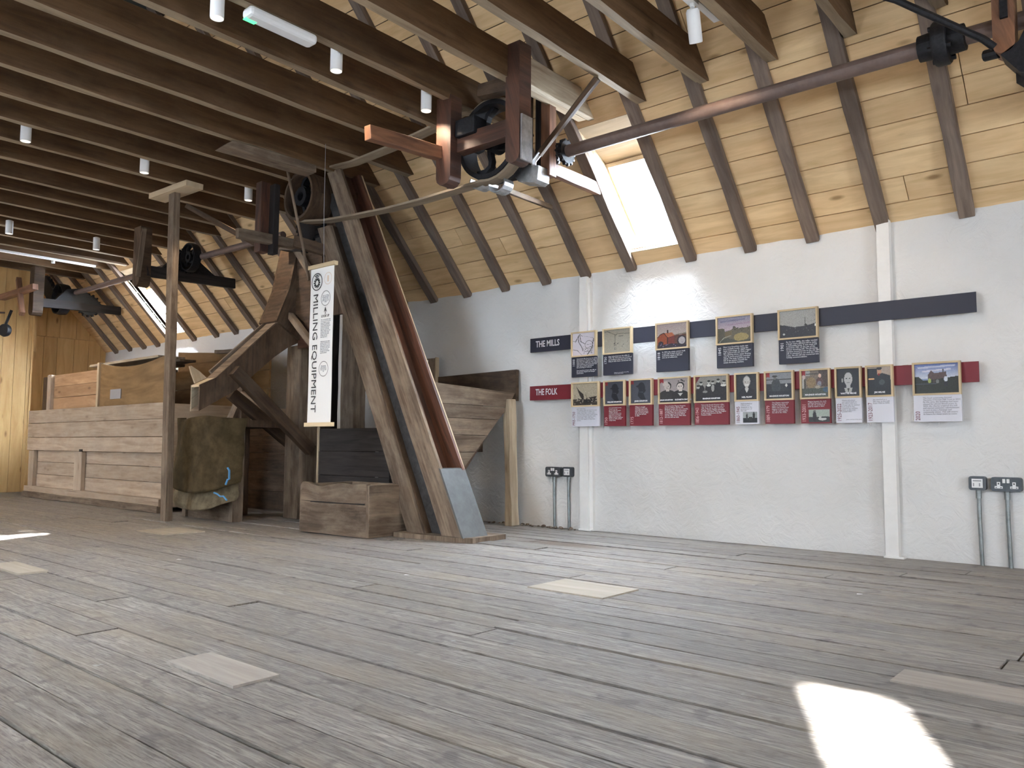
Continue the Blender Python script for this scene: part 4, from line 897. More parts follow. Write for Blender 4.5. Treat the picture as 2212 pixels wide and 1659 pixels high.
m = MB(); m.lathe([(1e-4, -.03), (.075, -.03), (.085, 0), (.075, .03), (1e-4, .03)], (-11.42, 3.45, 2.08), (.5, -1, 0), 24); m.build('disc', M['iron'], t, smooth=True)
m = MB(); m.rod((-11.42, 3.45, 2.14), (-11.38, 3.5, 2.34), .018, n=8); m.build('arm', M['iron'], t)
m = MB(); m.tube([(-11.9 + .05 * k, 2.75 + .068 * k, 2.36 - .012 * k + .0006 * k * k) for k in range(11)], .012)
tag(m.build('rope', M['red']), 'dark red rope strung from the left edge to the far machinery', 'rope')
import numpy as np
# ------------------------------------------------------------------ writing
def text(s_, size, loc, xd, yd, mat, parent, name='lettering', align='LEFT', fit=None, spacing=1.0, line=1.0, extr=.0004, bold=0.0):
    c = bpy.data.curves.new('t', 'FONT'); c.body = s_; c.size = size; c.align_x = align; c.align_y = 'TOP' if '\n' in s_ else 'CENTER'
    c.space_character = spacing; c.space_line = line; c.extrude = extr; c.resolution_u = 2; c.offset = bold
    t = bpy.data.objects.new('t', c); COL.objects.link(t)
    bpy.context.view_layer.update()
    me = bpy.data.meshes.new_from_object(t.evaluated_get(bpy.context.evaluated_depsgraph_get())); bpy.data.objects.remove(t); bpy.data.curves.remove(c)
    me.name = name; me.materials.clear(); me.materials.append(mat)
    xs = [v.co.x for v in me.vertices]; wd = max(xs) - min(xs) if xs else 1
    o = bpy.data.objects.new(name, me); COL.objects.link(o)
    xd, yd = Vector(xd), Vector(yd); zd = xd.cross(yd)
    Mx = Matrix((xd, yd, zd)).transposed(); o.rotation_euler = Mx.to_euler()
    if fit: o.scale = (fit / wd, 1, 1)
    o.parent = parent; o.location = Vector(loc) - WORLD[parent.name]; return o
XD, ZD = (1, 0, 0), (0, 0, 1)
NAVY, RED, WHT = M['navy'], M['redcard'], M['whitecard']
# ------------------------------------------------------------------ small painted pictures
def s2l(c): return tuple((x / 12.92 if x <= .04045 else ((x + .055) / 1.055) ** 2.4) for x in c)
class Pic:
    def __init__(s, nx, ny, bgc, noise=.03, seed=1):
        s.nx, s.ny = nx, ny; rng = np.random.RandomState(seed); s.a = np.zeros((ny, nx, 3)); s.a[:] = bgc
        s.nz = rng.normal(0, noise, (ny, nx, 1)); s.X, s.Y = np.meshgrid((np.arange(nx) + .5) / nx, (np.arange(ny) + .5) / ny); s.rng = rng
    def put(s, mask, c): s.a[mask] = c; return s
    def ell(s, cx, cy, rx, ry, c): return s.put(((s.X - cx) / rx) ** 2 + ((s.Y - cy) / ry) ** 2 < 1, c)
    def poly(s, P, c):
        ins = np.zeros(s.X.shape, bool); n = len(P)
        for i in range(n):
            (x0, y0), (x1, y1) = P[i], P[(i + 1) % n]
            if y0 == y1: continue
            ins ^= ((y0 > s.Y) != (y1 > s.Y)) & (s.X < (x1 - x0) * (s.Y - y0) / (y1 - y0) + x0)
        return s.put(ins, c)
    def rect(s, a, b, c_, d, c): return s.put((s.X > a) & (s.X < c_) & (s.Y > b) & (s.Y < d), c)
    def line(s, P, w_, c):
        for (x0, y0), (x1, y1) in zip(P[:-1], P[1:]):
            dx, dy = x1 - x0, y1 - y0; L = dx * dx + dy * dy + 1e-9; t = np.clip(((s.X - x0) * dx + (s.Y - y0) * dy) / L, 0, 1)
            s.put(np.hypot(s.X - x0 - t * dx, s.Y - y0 - t * dy) < w_, c)
        return s
    def grad(s, y0, y1, ca, cb):
        m = (s.Y >= y0) & (s.Y <= y1); k = ((s.Y - y0) / (y1 - y0))[..., None]; s.a = np.where(m[..., None], np.array(ca) * (1 - k) + np.array(cb) * k, s.a); return s
    def speck(s, y0, y1, n_, c, r=.02, x0=0, x1=1):
        for _ in range(n_): s.ell(s.rng.uniform(x0, x1), s.rng.uniform(y0, y1), r * s.rng.uniform(.5, 1.5), r * s.rng.uniform(.4, 1.2), c)
        return s
def G(v): return (v, v, v * .98)
def ribbon(p): return p.poly([(0, 0), (.13, 0), (.13, .19), (.065, .14), (0, .19)], (.55, .12, .16))
def head(p, cx, cy, r, skin, hair, coat, side=0, back=None):
    p.ell(cx, cy + r * 3.1, r * 2.4, r * 1.9, coat).rect(cx - r * .45, cy + r * .6, cx + r * .45, cy + r * 1.7, skin)
    p.ell(cx, cy - r * .15, r * 1.02, r * 1.28, hair).ell(cx - side * r * .1, cy + r * .1, r * .82, r * 1.12, skin)
    p.ell(cx - r * .33 - side * r * .1, cy, r * .17, r * .09, G(.2)).ell(cx + r * .3 - side * r * .1, cy, r * .17, r * .09, G(.2))
    p.line([(cx - side * r * .15, cy + r * .1), (cx - side * r * .22, cy + r * .42)], r * .05, tuple(x * .7 for x in skin)).line([(cx - r * .25, cy + r * .68), (cx + r * .2, cy + r * .68)], r * .06, tuple(x * .5 for x in skin))
    return p
def pics():
    P = {}
    p = Pic(64, 60, (.83, .81, .85), .01)
    p.line([(0, .33), (.12, .36), (.3, .06), (.45, .15)], .008, G(.25)).line([(.12, .4), (.34, .04)], .008, G(.4)).line([(.25, .12), (.27, .4), (.4, .62), (.46, .8)], .012, G(.15)).line([(.33, .14), (.36, .38), (.55, .5)], .012, G(.2)).ell(.72, .55, .17, .2, G(.35)).ell(.72, .55, .155, .18, (.83, .81, .85)).line([(.92, .3), (.86, .7), (.65, .98)], .014, G(.15)).line([(.0, .72), (.2, .76), (.42, 1)], .01, G(.3)).line([(.6, .7), (.9, .62)], .008, G(.2)).line([(.55, .85), (.85, .82)], .008, G(.2)).line([(.6, .55), (.84, .52)], .006, G(.3)).line([(.5, .15), (.9, .25), (1, .5), (.8, .95)], .005, G(.5))
    P['map'] = p.speck(.62, .95, 26, G(.2), .015, .45, .85)
    p = Pic(64, 60, (.62, .60, .55), .025)
    p.line([(.0, .1), (.12, .06), (.38, .2), (.43, .25), (.5, .18), (1, .22)], .008, G(.25)).line([(.42, .25), (.42, .6), (.38, .7)], .009, G(.28)).rect(.55, .28, .72, .31, G(.42)).rect(.38, .78, .46, .88, G(.45)).rect(.4, .8, .44, .86, (.62, .6, .55))
    P['plan'] = p.speck(.55, .75, 12, G(.3), .018, .3, 1)
    p = Pic(64, 60, (.63, .58, .58), .03)
    p.grad(0, .45, (.66, .60, .60), (.66, .62, .60)).line([(.55, .5), (.75, .45), (1, .44)], .02, (.42, .4, .35)).poly([(.55, .5), (1, .46), (1, 1), (.55, 1)], (.33, .2, .15)).poly([(0, .55), (.1, .42), (.3, .36), (.5, .38), (.56, .52), (.56, .95), (0, .95)], (.52, .24, .12)).poly([(.22, .36), (.5, .36), (.58, .5), (.34, .56)], (.62, .36, .24)).poly([(.34, .56), (.58, .5), (.58, .9), (.34, .92)], (.40, .16, .13)).line([(0, .55), (.1, .42), (.22, .36), (.34, .56), (.34, .9)], .012, (.12, .06, .06)).rect(.33, .25, .37, .38, (.2, .1, .1)).ell(.82, .72, .16, .2, (.15, .12, .15)).ell(.82, .72, .11, .15, (.62, .6, .6)).ell(.12, .8, .09, .1, (.12, .08, .12)).poly([(0, .86), (.5, .82), (1, .9), (1, 1), (0, 1)], (.14, .12, .17)).speck(.8, 1, 14, (.42, .36, .48), .02)
    P['mill'] = p
    p = Pic(64, 60, (.6, .55, .6), .03)
    p.grad(0, .5, (.50, .50, .58), (.72, .64, .68)).line([(.1, .15), (.8, .12)], .03, (.45, .44, .54)).line([(.3, .3), (1, .26)], .025, (.6, .52, .6)).poly([(0, .42), (.16, .42), (.22, .55), (.4, .5), (.5, .4), (.62, .46), (.9, .44), (1, .4), (1, 1), (0, 1)], (.36, .34, .28)).rect(.02, .44, .2, .85, (.30, .29, .24)).poly([(.22, .58), (.42, .52), (.42, .7), (.22, .8)], (.40, .35, .25)).ell(.7, .8, .22, .16, (.58, .52, .34)).poly([(0, .9), (.3, .8), (.6, .95), (1, .9), (1, 1), (0, 1)], (.26, .27, .24)).poly([(.44, .42), (.49, .34), (.55, .42)], (.2, .18, .17)).speck(.4, .55, 16, (.22, .2, .18), .02, .4, 1).line([(.05, .95), (.2, .78), (.4, .72)], .01, (.66, .66, .6))
    P['village'] = p
    p = Pic(64, 56, G(.60), .03)
    p.poly([(0, .5), (.12, .52), (.4, .62), (.7, .6), (1, .52), (1, 1), (0, 1)], (.12, .12, .16)).line([(.7, .3), (.7, .6)], .01, G(.2)).poly([(.66, .6), (.7, .5), (.76, .58)], G(.14)).speck(.2, .45, 12, G(.42), .012, .5, 1).ell(.11, .86, .03, .035, G(.75)).ell(.97, .6, .02, .05, G(.9)).speck(.62, .8, 10, G(.4), .012)
    P['snow'] = p
    p = Pic(60, 56, (.70, .66, .58), .04)
    p.poly([(.12, .1), (.24, .3), (.42, .5), (.45, .85), (.3, .62)], (.20, .17, .15)).rect(0, .72, 1, 1, (.25, .22, .2)).poly([(.3, .85), (.5, .68), (.8, .62), (.95, .6), (.85, .85), (.5, .95)], (.16, .14, .13)).speck(.68, .98, 30, (.68, .64, .57), .03).speck(.7, .98, 26, (.1, .09, .09), .025).line([(.5, .5), (.6, .75)], .008, (.3, .27, .24)).line([(.08, .5), (.08, .7)], .01, (.4, .36, .3))
    P['ships'] = p
    for nm, hat in (('silhouette_hat', 1), ('silhouette_cap', 0)):
        p = Pic(44, 56, (.27, .28, .32), .01); k = (.11, .12, .16)
        p.ell(.52, .28, .17, .19, k).rect(.38, .26, .70, .5, k).poly([(.6, .3), (.74, .44), (.7, .52), (.58, .58)], k).poly([(.36, .5), (.6, .54), (.74, .86), (.5, .84), (.34, .68)], k)
        if hat: p.ell(.5, .30, .25, .04, k)
        else: p.ell(.33, .26, .07, .04, k)
        P[nm] = ribbon(p)
    p = Pic(60, 56, (.62, .58, .58), .02); head(p, .27, .32, .13, (.74, .70, .68), (.12, .11, .11), (.15, .14, .14), 1); p.ell(.2, .22, .1, .12, (.74, .70, .68)); head(p, .72, .34, .13, (.80, .76, .74), (.15, .14, .14), (.12, .11, .11), 1); p.poly([(.63, .62), (.80, .62), (.72, .76)], G(.75)).speck(.08, .22, 6, G(.15), .03, .62, .85).rect(0, .86, 1, 1, (.10, .10, .13))
    P['couple'] = ribbon(p)
    p = Pic(64, 56, (.55, .54, .52), .03); p.rect(0, .55, 1, 1, (.09, .09, .12))
    for cx, cy in ((.17, .28), (.42, .24), (.55, .26), (.72, .2), (.9, .26), (.08, .42)): p.ell(cx, cy + .3, .12, .26, (.12, .11, .13)).ell(cx, cy, .045, .07, G(.72)).ell(cx, cy - .05, .05, .04, G(.15))
    p.ell(.42, .36, .07, .05, G(.85)).ell(.88, .38, .09, .05, G(.85)).ell(.55, .48, .05, .14, G(.6)).ell(.3, .62, .08, .05, G(.5)).poly([(0, 0), (.14, 0), (0, .28)], (.42, .12, .16))
    P['family'] = p
    p = Pic(44, 56, (.16, .17, .19), .02); head(p, .5, .3, .17, (.72, .70, .68), (.62, .61, .6), (.12, .12, .15)); p.ell(.5, .42, .10, .035, G(.85)).ell(.5, .2, .13, .1, G(.74)).poly([(.4, .56), (.6, .56), (.5, .74)], G(.75)); P['elder'] = p
    p = Pic(52, 56, (.52, .53, .55), .03); p.rect(0, .25, 1, .29, G(.2)).rect(0, .42, 1, 1, (.16, .17, .20)).ell(.38, .52, .18, .3, (.22, .24, .26)).rect(.3, .3, .5, .7, (.2, .22, .25)).ell(.34, .2, .06, .07, G(.42)).ell(.33, .14, .11, .035, G(.12)).poly([(.75, .5), (.85, .42), (.98, .5), (.95, .66), (.8, .62)], (.1, .11, .18)).ell(.78, .5, .04, .07, G(.8)).rect(0, .72, 1, 1, (.11, .12, .17)); P['farmer'] = ribbon(p)
    p = Pic(52, 56, (.45, .40, .35), .05); p.rect(0, 0, .3, .2, G(.6)).rect(.16, .1, .62, .14, G(.2)).rect(.64, 0, 1, .6, (.28, .22, .20)).ell(.68, .2, .06, .07, (.86, .72, .64)).ell(.67, .42, .13, .16, (.34, .24, .24)).ell(.66, .5, .08, .1, (.5, .5, .54)).ell(.35, .45, .18, .2, (.52, .44, .32)).rect(0, .66, 1, 1, (.27, .30, .27)).ell(.6, .62, .1, .06, (.62, .58, .52)).ell(.07, .24, .07, .08, (.75, .68, .66)).rect(.1, .3, .14, .7, G(.12)).rect(0, .3, .08, .66, G(.7)).ell(.92, .72, .14, .1, (.24, .34, .42)); P['workshop'] = ribbon(p)
    p = Pic(44, 56, (.07, .08, .12), .01); head(p, .5, .36, .22, (.70, .70, .70), (.12, .12, .13), (.10, .10, .14)); p.poly([(.32, .70), (.68, .70), (.62, .88), (.38, .88)], G(.68)).poly([(.45, .72), (.55, .72), (.5, .88)], G(.2)).ell(.24, .42, .04, .08, G(.6)); P['young'] = p
    p = Pic(44, 56, (.66, .60, .55), .02); p.rect(0, .06, .42, .8, (.07, .08, .12)).ell(.5, .14, .1, .13, (.72, .56, .46)).ell(.5, .06, .11, .05, (.13, .13, .16)).poly([(.38, .28), (.62, .22), (.95, .32), (1, .75), (.9, 1), (.3, 1), (.3, .5)], (.10, .12, .15)).ell(.16, .42, .13, .035, (.9, .7, .5)).ell(.6, .55, .12, .1, (.25, .27, .28)).rect(0, .7, 1, 1, (.07, .09, .12)).rect(.44, .24, .52, .3, (.5, .12, .12)); P['stoker'] = p
    p = Pic(72, 54, (.5, .56, .7), .02); p.grad(0, .5, (.38, .44, .66), (.80, .82, .86)).line([(.1, .12), (.9, .08)], .03, (.72, .74, .82)).line([(.2, .25), (.8, .2)], .03, (.78, .78, .84)).poly([(.3, .38), (.38, .22), (.46, .32), (.72, .28), (.74, .52), (.3, .55)], (.32, .25, .25)).poly([(0, .42), (.08, .42), (.18, .55), (.3, .56), (1, .44), (1, 1), (0, 1)], (.12, .14, .11)).rect(0, .66, .5, .69, (.3, .31, .36)).ell(.34, .57, .04, .08, (.62, .66, .36)).ell(.52, .6, .035, .07, G(.45)).ell(.71, .53, .045, .09, (.80, .82, .86)).rect(.67, .62, .75, .78, (.1, .1, .14)).ell(.44, .6, .03, .06, (.25, .2, .2)).rect(.64, .18, .665, .3, (.2, .18, .2)); P['houses'] = p
    p = Pic(44, 30, (.6, .62, .62), .03); p.rect(0, .55, 1, 1, (.12, .13, .15)).ell(.28, .4, .07, .35, (.22, .22, .24)).ell(.28, .15, .05, .08, G(.5)).ell(.76, .35, .08, .35, G(.14)).ell(.76, .08, .05, .08, G(.3)).rect(.4, .45, .65, .8, G(.18)); P['two_men'] = p
    p = Pic(56, 34, (.62, .66, .62), .03); p.rect(0, .6, 1, 1, (.16, .17, .17)).ell(.28, .55, .09, .42, (.1, .1, .12)).ell(.28, .14, .06, .08, G(.35)).ell(.65, .75, .2, .12, G(.75)).rect(.55, .55, .95, .68, (.15, .17, .19)).ell(.55, .6, .06, .1, G(.7)); P['man_car'] = p
    return P
PICS = pics()
def print_mesh(name, p, x0, x1, z0, z1, y, parent):
    nx, ny = p.nx, p.ny; vs_, fs, cols = [], [], []
    for j in range(ny + 1):
        for i in range(nx + 1): vs_.append((x0 + (x1 - x0) * i / nx, y, z1 - (z1 - z0) * j / ny))
    arr = np.clip(p.a + p.nz, 0, 1)
    for j in range(ny):
        for i in range(nx):
            a = j * (nx + 1) + i; fs.append((a, a + nx + 1, a + nx + 2, a + 1)); c = s2l(arr[j, i]); cols += [c[0] * .9, c[1] * .9, c[2] * .9, 1] * 4
    loc = Vector(((x0 + x1) / 2, y, z0)); me = bpy.data.meshes.new(name); me.from_pydata([tuple(Vector(v) - loc) for v in vs_], [], fs)
    ca = me.color_attributes.new('print', 'FLOAT_COLOR', 'CORNER'); ca.data.foreach_set('color', cols); me.materials.append(M['print'])
    o = bpy.data.objects.new(name, me); COL.objects.link(o); o.parent = parent; o.location = loc - WORLD[parent.name]; return o
# ------------------------------------------------------------------ timeline strips
t = thing('timeline_strip', 'long navy strip lettered THE MILLS along the upper row of display cards', 'sign', (-3.2, 5.125, 1.445))
m = MB(); m.box((-4.168, 5.118, 1.429), (-.899, 5.130, 1.545)); m.build('strip', NAVY, t)
text('THE MILLS', .072, (-4.108, 5.1165, 1.491), XD, ZD, M['white_ink'], t, fit=.245, bold=.0012)
for x in (-4.0, -2.6, -1.3): m = MB(); m.box((x, 5.13, 1.48), (x + .03, 5.18, 1.53)); m.build('standoff', M['pale'], t)
t = thing('timeline_strip', 'long crimson strip lettered THE FOLK along the lower row of display cards', 'sign', (-3.2, 5.125, 1.06))
m = MB(); m.box((-4.17, 5.118, 1.030), (-.899, 5.130, 1.147)); m.build('strip', RED, t)
text('THE FOLK', .072, (-4.108, 5.1165, 1.093), XD, ZD, M['white_ink'], t, fit=.225, bold=.0012)
for x in (-4.0, -2.6, -1.3): m = MB(); m.box((x, 5.13, 1.09), (x + .03, 5.18, 1.15)); m.build('standoff', M['pale'], t)
def card(x0, x1, zt, zs, zb, pic, board, year, lines, label, group, ymode, caption=None, ink=None, yink=None, inset=None, foot=None, tx=None, size=.0175):
    xc = (x0 + x1) / 2; t = thing('display_card', label, 'display card', (xc, 5.10, zb), group)
    fr = .011; m = MB(); yf, yb = 5.083, 5.112
    m.box((x0, yf, zs - .006), (x0 + fr, yb, zt)); m.box((x1 - fr, yf, zs - .006), (x1, yb, zt)); m.box((x0 + fr, yf, zt - fr), (x1 - fr, yb, zt)); m.box((x0 + fr, yf, zs - .006), (x1 - fr, yb, zs - .006 + fr)); m.box((x0 + .004, 5.105, zs), (x1 - .004, 5.114, zt - .004))
    m.build('frame', M['oak'], t)
    print_mesh('picture', PICS[pic], x0 + fr, x1 - fr, zs - .006 + fr, zt - fr, 5.0955, t)
    m = MB(); m.box((x0 + .002, 5.092, zb), (x1 - .002, 5.114, zs - .006)); b = m.build('text_board', board, t)
    ink = ink or M['white_ink']; yink = yink or ink; W_ = x1 - x0
    tx = tx if tx is not None else x0 + min(.052, W_ * .25)
    text('\n'.join(lines), size, (tx, 5.0905, zs - .016), XD, ZD, ink, t, line=.92)
    if ymode == 'top': text(year, .030, (x0 + .026, 5.0905, zs - .022), ZD, (-1, 0, 0), yink, t, align='RIGHT', name='year')
    else: text(year, .034, (x0 + .024, 5.0905, zb + .008), ZD, (-1, 0, 0), yink, t, name='year', fit=.106 if len(year) > 4 else .052)
    if caption: text(caption, .014, (xc, 5.094, zs + .022), XD, ZD, M['white_ink'], t, align='CENTER', bold=.0006)
    if inset: print_mesh('small_photo', PICS[inset[0]], inset[1], inset[2], inset[3], inset[4], 5.0905, t)
    if foot: text(foot, .008, (x0 + W_ * .4, 5.0905, zb + .02), XD, ZD, ink, t)
    return t
GM, GF = 'cards of the upper row on the navy strip', 'cards of the lower row on the crimson strip'
UT, US, UB = 1.555, 1.362, 1.197
card(-3.725, -3.487, UT, US, UB, 'map', NAVY, '1000', ['Quernstones like these are one of the', 'best locations in the area for a mill. It is', 'likely there was a mill here since Norse', 'times at least a 1000 years. The earliest', 'mills would have been horizontal click', 'mills. Norse settlers introduced', 'this technology to Caithness.', '', 'Over hundreds of years, the mills on', 'this site have adapted and changed', 'several times.'], 'upper-row navy display card with a line-drawn map, nearest THE MILLS', GM, 'top', size=.0125)
card(-3.425, -3.165, UT, US, UB, 'plan', NAVY, '1750', ['John Sutherland was the miller in', '1750. We don\'t have any records of', 'the building at that time, but it was', 'likely to have been a horizontal mill.'], 'upper-row navy display card with a faded grey pencil plan', GM, 'top', foot='Extract of a survey of the estate of Mey\nfrom the county archives', size=.014)
card(-2.96, -2.695, UT, US, UB, 'mill', NAVY, '1818', ['In 1818, the estate owners built', 'a new mill. It had a breast or', 'undershot wheel, a kiln and', 'one set of millstones.'], 'upper-row navy display card with a painting of a red-brown mill and wheel', GM, 'top', size=.0145)
card(-2.482, -2.218, UT, US, UB, 'village', NAVY, '1845', ['New iron foundries made cast', 'iron available locally. Using the', 'latest technology, in 1845 a bigger', 'mill replaced the old 1818 mill.', 'The painting shows water flowing', 'over its more powerful overshot', 'wheel. The large building on the', 'left of the picture housed the', 'estate threshing machine.'], 'upper-row navy display card with a green and mauve landscape painting', GM, 'top', size=.0145)
card(-2.042, -1.782, UT, US, UB, 'snow', NAVY, '1901', ['By the late 1800s, the miller needed', 'a larger more efficient mill to make', 'a reasonable living. A new meal mill', 'opened in 1901 on the site of the', 'former threshing mill. The threshing', 'machine moved across to the old 1845', 'mill. It remained in use until the 1950s.', 'Later, the old mill was converted into', 'holiday accommodation.'], 'upper-row navy display card with a grey misty photograph, furthest right in its row', GM, 'top', size=.0138)
LT, LS, LB = 1.155, .968, .808
kw = dict(ink=M['white_ink'], yink=M['pink_ink']); wk = dict(ink=M['grey_ink'], yink=M['maroon_ink'])
card(-3.722, -3.462, LT, LS, LB, 'ships', WHT, 'PRE-1750', ['John Sutherland', 'The earliest miller we know by name', 'is John Sutherland. In addition to', 'milling, many millers made a little', 'extra from their meagre small holding.', 'A period of harsher weather made', 'it impossible. 1782 a ship came', 'ashore with supplies to help them', 'survive.'], 'lower-row white display card with a picture of a sailing ship, lettered PRE-1750', GF, 'bottom', size=.0125, **wk)
card(-3.418, -3.228, LT, LS, LB, 'silhouette_hat', RED, '1750', ['John Sutherland\'s young', 'cousin\'s son was', 'the one after his death.', 'William Houston', 'would be the first of six', 'generations of Houston', 'millers to work at Mey.', 'William married Catherine', 'Waters in 1792 and had', 'a large family.'], 'lower-row crimson display card with a dark hatted silhouette, lettered 1750', GF, 'bottom', caption='WILLIAM HOUSTON', size=.0115, **kw)
card(-3.188, -2.992, LT, LS, LB, 'silhouette_cap', RED, '1775', ['William\'s son John', 'was born in 1775 and', 'eventually followed his', 'father into the business.', 'John was the first miller', 'at the new mill built', 'in 1818.'], 'lower-row crimson display card with a dark silhouette, lettered 1775', GF, 'bottom', caption='JOHN HOUSTON', size=.0118, **kw)
card(-2.942, -2.69, LT, LS, LB, 'couple', RED, '1812-1887', ['This is the first Magnus Houston,', 'known as Manse, and his wife', 'Elizabeth Sinclair who was a midwife.', 'Confusingly, the three generations', 'of millers after him would also be', 'named Magnus Houston! Manse', 'was the miller here in 1845 when', 'the next mill was built.'], 'lower-row crimson display card with two portraits side by side, lettered 1812-1887', GF, 'bottom', caption='MAGNUS HOUSTON    ELIZABETH SINCLAIR', size=.0125, **kw)
card(-2.655, -2.397, LT, LS, LB, 'family', RED, '1856-1943', ['Here is the fourth Houston miller,', 'with his family. He built the mill, in', '1901. From left to right: Malcolm,', 'Magnus, Davina, Magnus (standing),', 'the wife and Catrin. The boy Magnus', 'in turn would become the fifth', 'Houston miller.'], 'lower-row crimson display card with a family group photograph, lettered 1856-1943', GF, 'bottom', caption='MAGNUS HOUSTON', size=.0125, **kw)
card(-2.352, -2.183, LT, LS, LB, 'elder', WHT, '1860-1945', ['Neil worked as', 'millman and', 'despatch at the', 'provisioners of', 'the mill.'], 'lower-row white display card with a white-moustached man, lettered 1860-1945', GF, 'bottom', caption='NEIL PLOW', inset=('two_men', -2.295, -2.195, .818, .89), size=.0128, **wk)
card(-2.142, -1.947, LT, LS, LB, 'farmer', RED, '1889-1979', ['This Magnus represents', 'the fifth generation of', 'millers in the family.', 'Millers also farmed and', 'Magnus is shown here', 'with his cattle outside', 'the mill in the 1950s.'], 'lower-row crimson display card with a capped man standing outdoors, lettered 1889-1979', GF, 'bottom', caption='MAGNUS HOUSTON', size=.0118, **kw)
card(-1.905, -1.715, LT, LS, LB, 'workshop', RED, '1933-2001', ['Magnus became the sixth', 'and final Houston to run', 'the mill. He worked up', 'until his death in 2001.'], 'lower-row crimson display card with two photographs, lettered 1933-2001', GF, 'bottom', caption='MAGNUS HOUSTON', inset=('man_car', -1.853, -1.722, .815, .895), size=.0115, **kw)
card(-1.685, -1.527, LT, LS, LB, 'young', WHT, '1925-2022', ['Wattie left school', 'and started work at', 'the mill in 1939 as a', '14 year-old. He worked', 'here until he was', 'required for wartime', 'duties at the army', 'around 1943.'], 'lower-row white display card with a dark portrait of a young man, lettered 1925-2022', GF, 'bottom', caption='WATTIE MILNE', foot='photo courtesy of the family', size=.0108, **wk)
card(-1.502, -1.345, LT, LS, LB, 'stoker', WHT, '1923-2017', ['Jim worked as a', 'kiln man at the mill', 'from 1966 to 2006.'], 'lower-row white display card with a colour photo of a man in dark overalls, lettered 1923-2017', GF, 'bottom', caption='JIM MILNE', size=.0122, **wk)
card(-1.238, -.985, LT, LS, LB, 'houses', WHT, '2020', ['The local community formed', 'The John O\'Groats Mill Trust in 2020.', 'By this time, the buildings had been', 'unused for almost fifteen years. In', '2022, the charity acquired the mill', 'and started extensive refurbishment', 'to turn it into a heritage and', 'community venue. This will ensure', 'its future for many years to come.'], 'lower-row white display card with a photo of stone houses, lettered 2020, furthest right', GF, 'bottom', size=.0128, **wk)
# ------------------------------------------------------------------ banner
t = thing('hanging_banner', 'tall white hanging banner reading MILLING EQUIPMENT between two wooden rails', 'banner', (-4.832, 3.5, .785))
BXL, BXR, BZT, BZB, BYF = -4.975, -4.692, 1.962, .806, 3.50
rows, uv = [], []
for j in range(21):
    z = BZT + (BZB - BZT) * j / 20; rows.append([(BXL + (BXR - BXL) * i / 6, BYF + .001 * math.sin(j * .5), z) for i in range(7)]); uv.append([(i, z) for i in range(7)])
m = MB(); m.grid(rows, uv); m.build('cloth', M['cloth'], t)
for z in (BZT - .004, BZB - .022): m = MB(); m.box((BXL - .022, BYF - .014, z), (BXR + .018, BYF + .02, z + .030)); m.build('rail', M['oak'], t, bevel=.002)
bw = BXR - BXL; yb = BYF - .0035
def bx(u): return BXL + bw * u
text('MILLING EQUIPMENT', .082, (bx(.245), yb, 1.77), (0, 0, -1), XD, M['ink'], t, fit=.875)
def ring(cx, cz, r, th, mat, par=t, name='printed_ring', sq=1.0):
    m = MB(); n = 40; rows = [[(cx + math.cos(2 * math.pi * k / n) * rr, yb, cz + math.sin(2 * math.pi * k / n) * rr * sq) for k in range(n + 1)] for rr in (r, r - th)]
    m.grid(rows, [[(k, 0) for k in range(n + 1)], [(k, 1) for k in range(n + 1)]]); return m.build(name, mat, par)
ring(bx(.29), 1.858, .066, .007, M['ink']); ring(bx(.29), 1.850, .030, .011, M['ink'])
m = MB()
for k in range(12):
    a = 2 * math.pi * k / 12; c = Vector((bx(.29), yb, 1.850)); d = Vector((math.cos(a), 0, math.sin(a))); s = Vector((-d.z, 0, d.x))
    m.face([c + d * .028 - s * .006, c + d * .040 - s * .004, c + d * .040 + s * .004, c + d * .028 + s * .006])
m.build('gear_emblem', M['ink'], t)
m = MB()
for a, b in (((-.028, .058), (0, .035)), ((.028, .058), (0, .035)), ((-.012, .062), (.012, .048)), ((.012, .062), (-.012, .048))):
    p, q = Vector((bx(.29) + a[0], yb, 1.850 + a[1])), Vector((bx(.29) + b[0], yb, 1.850 + b[1])); d = (q - p).normalized(); s = Vector((-d.z, 0, d.x)) * .003
    m.face([p - s, q - s, q + s, p + s])
m.build('crossed_emblem', M['ink'], t)
ring(bx(.765), 1.868, .045, .003, M['tan_ink'])
m = MB(); c = Vector((bx(.765), yb, 1.868))
for k in range(5): m.face([c + Vector((-.010, 0, -.022 + k * .009)), c + Vector((.010, 0, -.022 + k * .009)), c + Vector((.010, 0, -.016 + k * .009)), c + Vector((-.010, 0, -.016 + k * .009))])
m.build('sheaf_emblem', M['tan_ink'], t)
ring(bx(.68), 1.724, .056, .0035, M['ink']); ring(bx(.66), 1.204, .056, .0035, M['ink'])
text('You are looking\nat the start of the\nGRAIN TRAIL\nwhere the oats\narrive here to be\ndried', .0115, (bx(.68), yb, 1.752), XD, ZD, M['grey_ink'], t, align='CENTER', line=.85)
text('The elevator\nlifts the grain\nfrom the lower\nfloor up to the\ntop', .0115, (bx(.66), yb, 1.232), XD, ZD, M['grey_ink'], t, align='CENTER', line=.85)
m = MB(); c = Vector((bx(.68), yb, 1.632)); m.face([c + Vector(p) for p in ((-.003, 0, -.026), (.003, 0, -.026), (.003, 0, .0), (.018, 0, -.012), (0, 0, .030), (-.018, 0, -.012), (-.003, 0, 0))]); m.build('arrow', M['ink'], t)
text('LOOK UP', .026, (bx(.68), yb, 1.592), XD, ZD, M['ink'], t, align='CENTER', fit=.095)
para = 'The overhead line shaft\ncarried power from the\nwater wheel to every\nmachine on this floor.\nLeather belts and gears\nturned the elevators,\nthe hoists and sieves.\nMillers could stop each\nmachine with a lever.\nMost of it was made\nlocally and it has\nbeen kept here.'
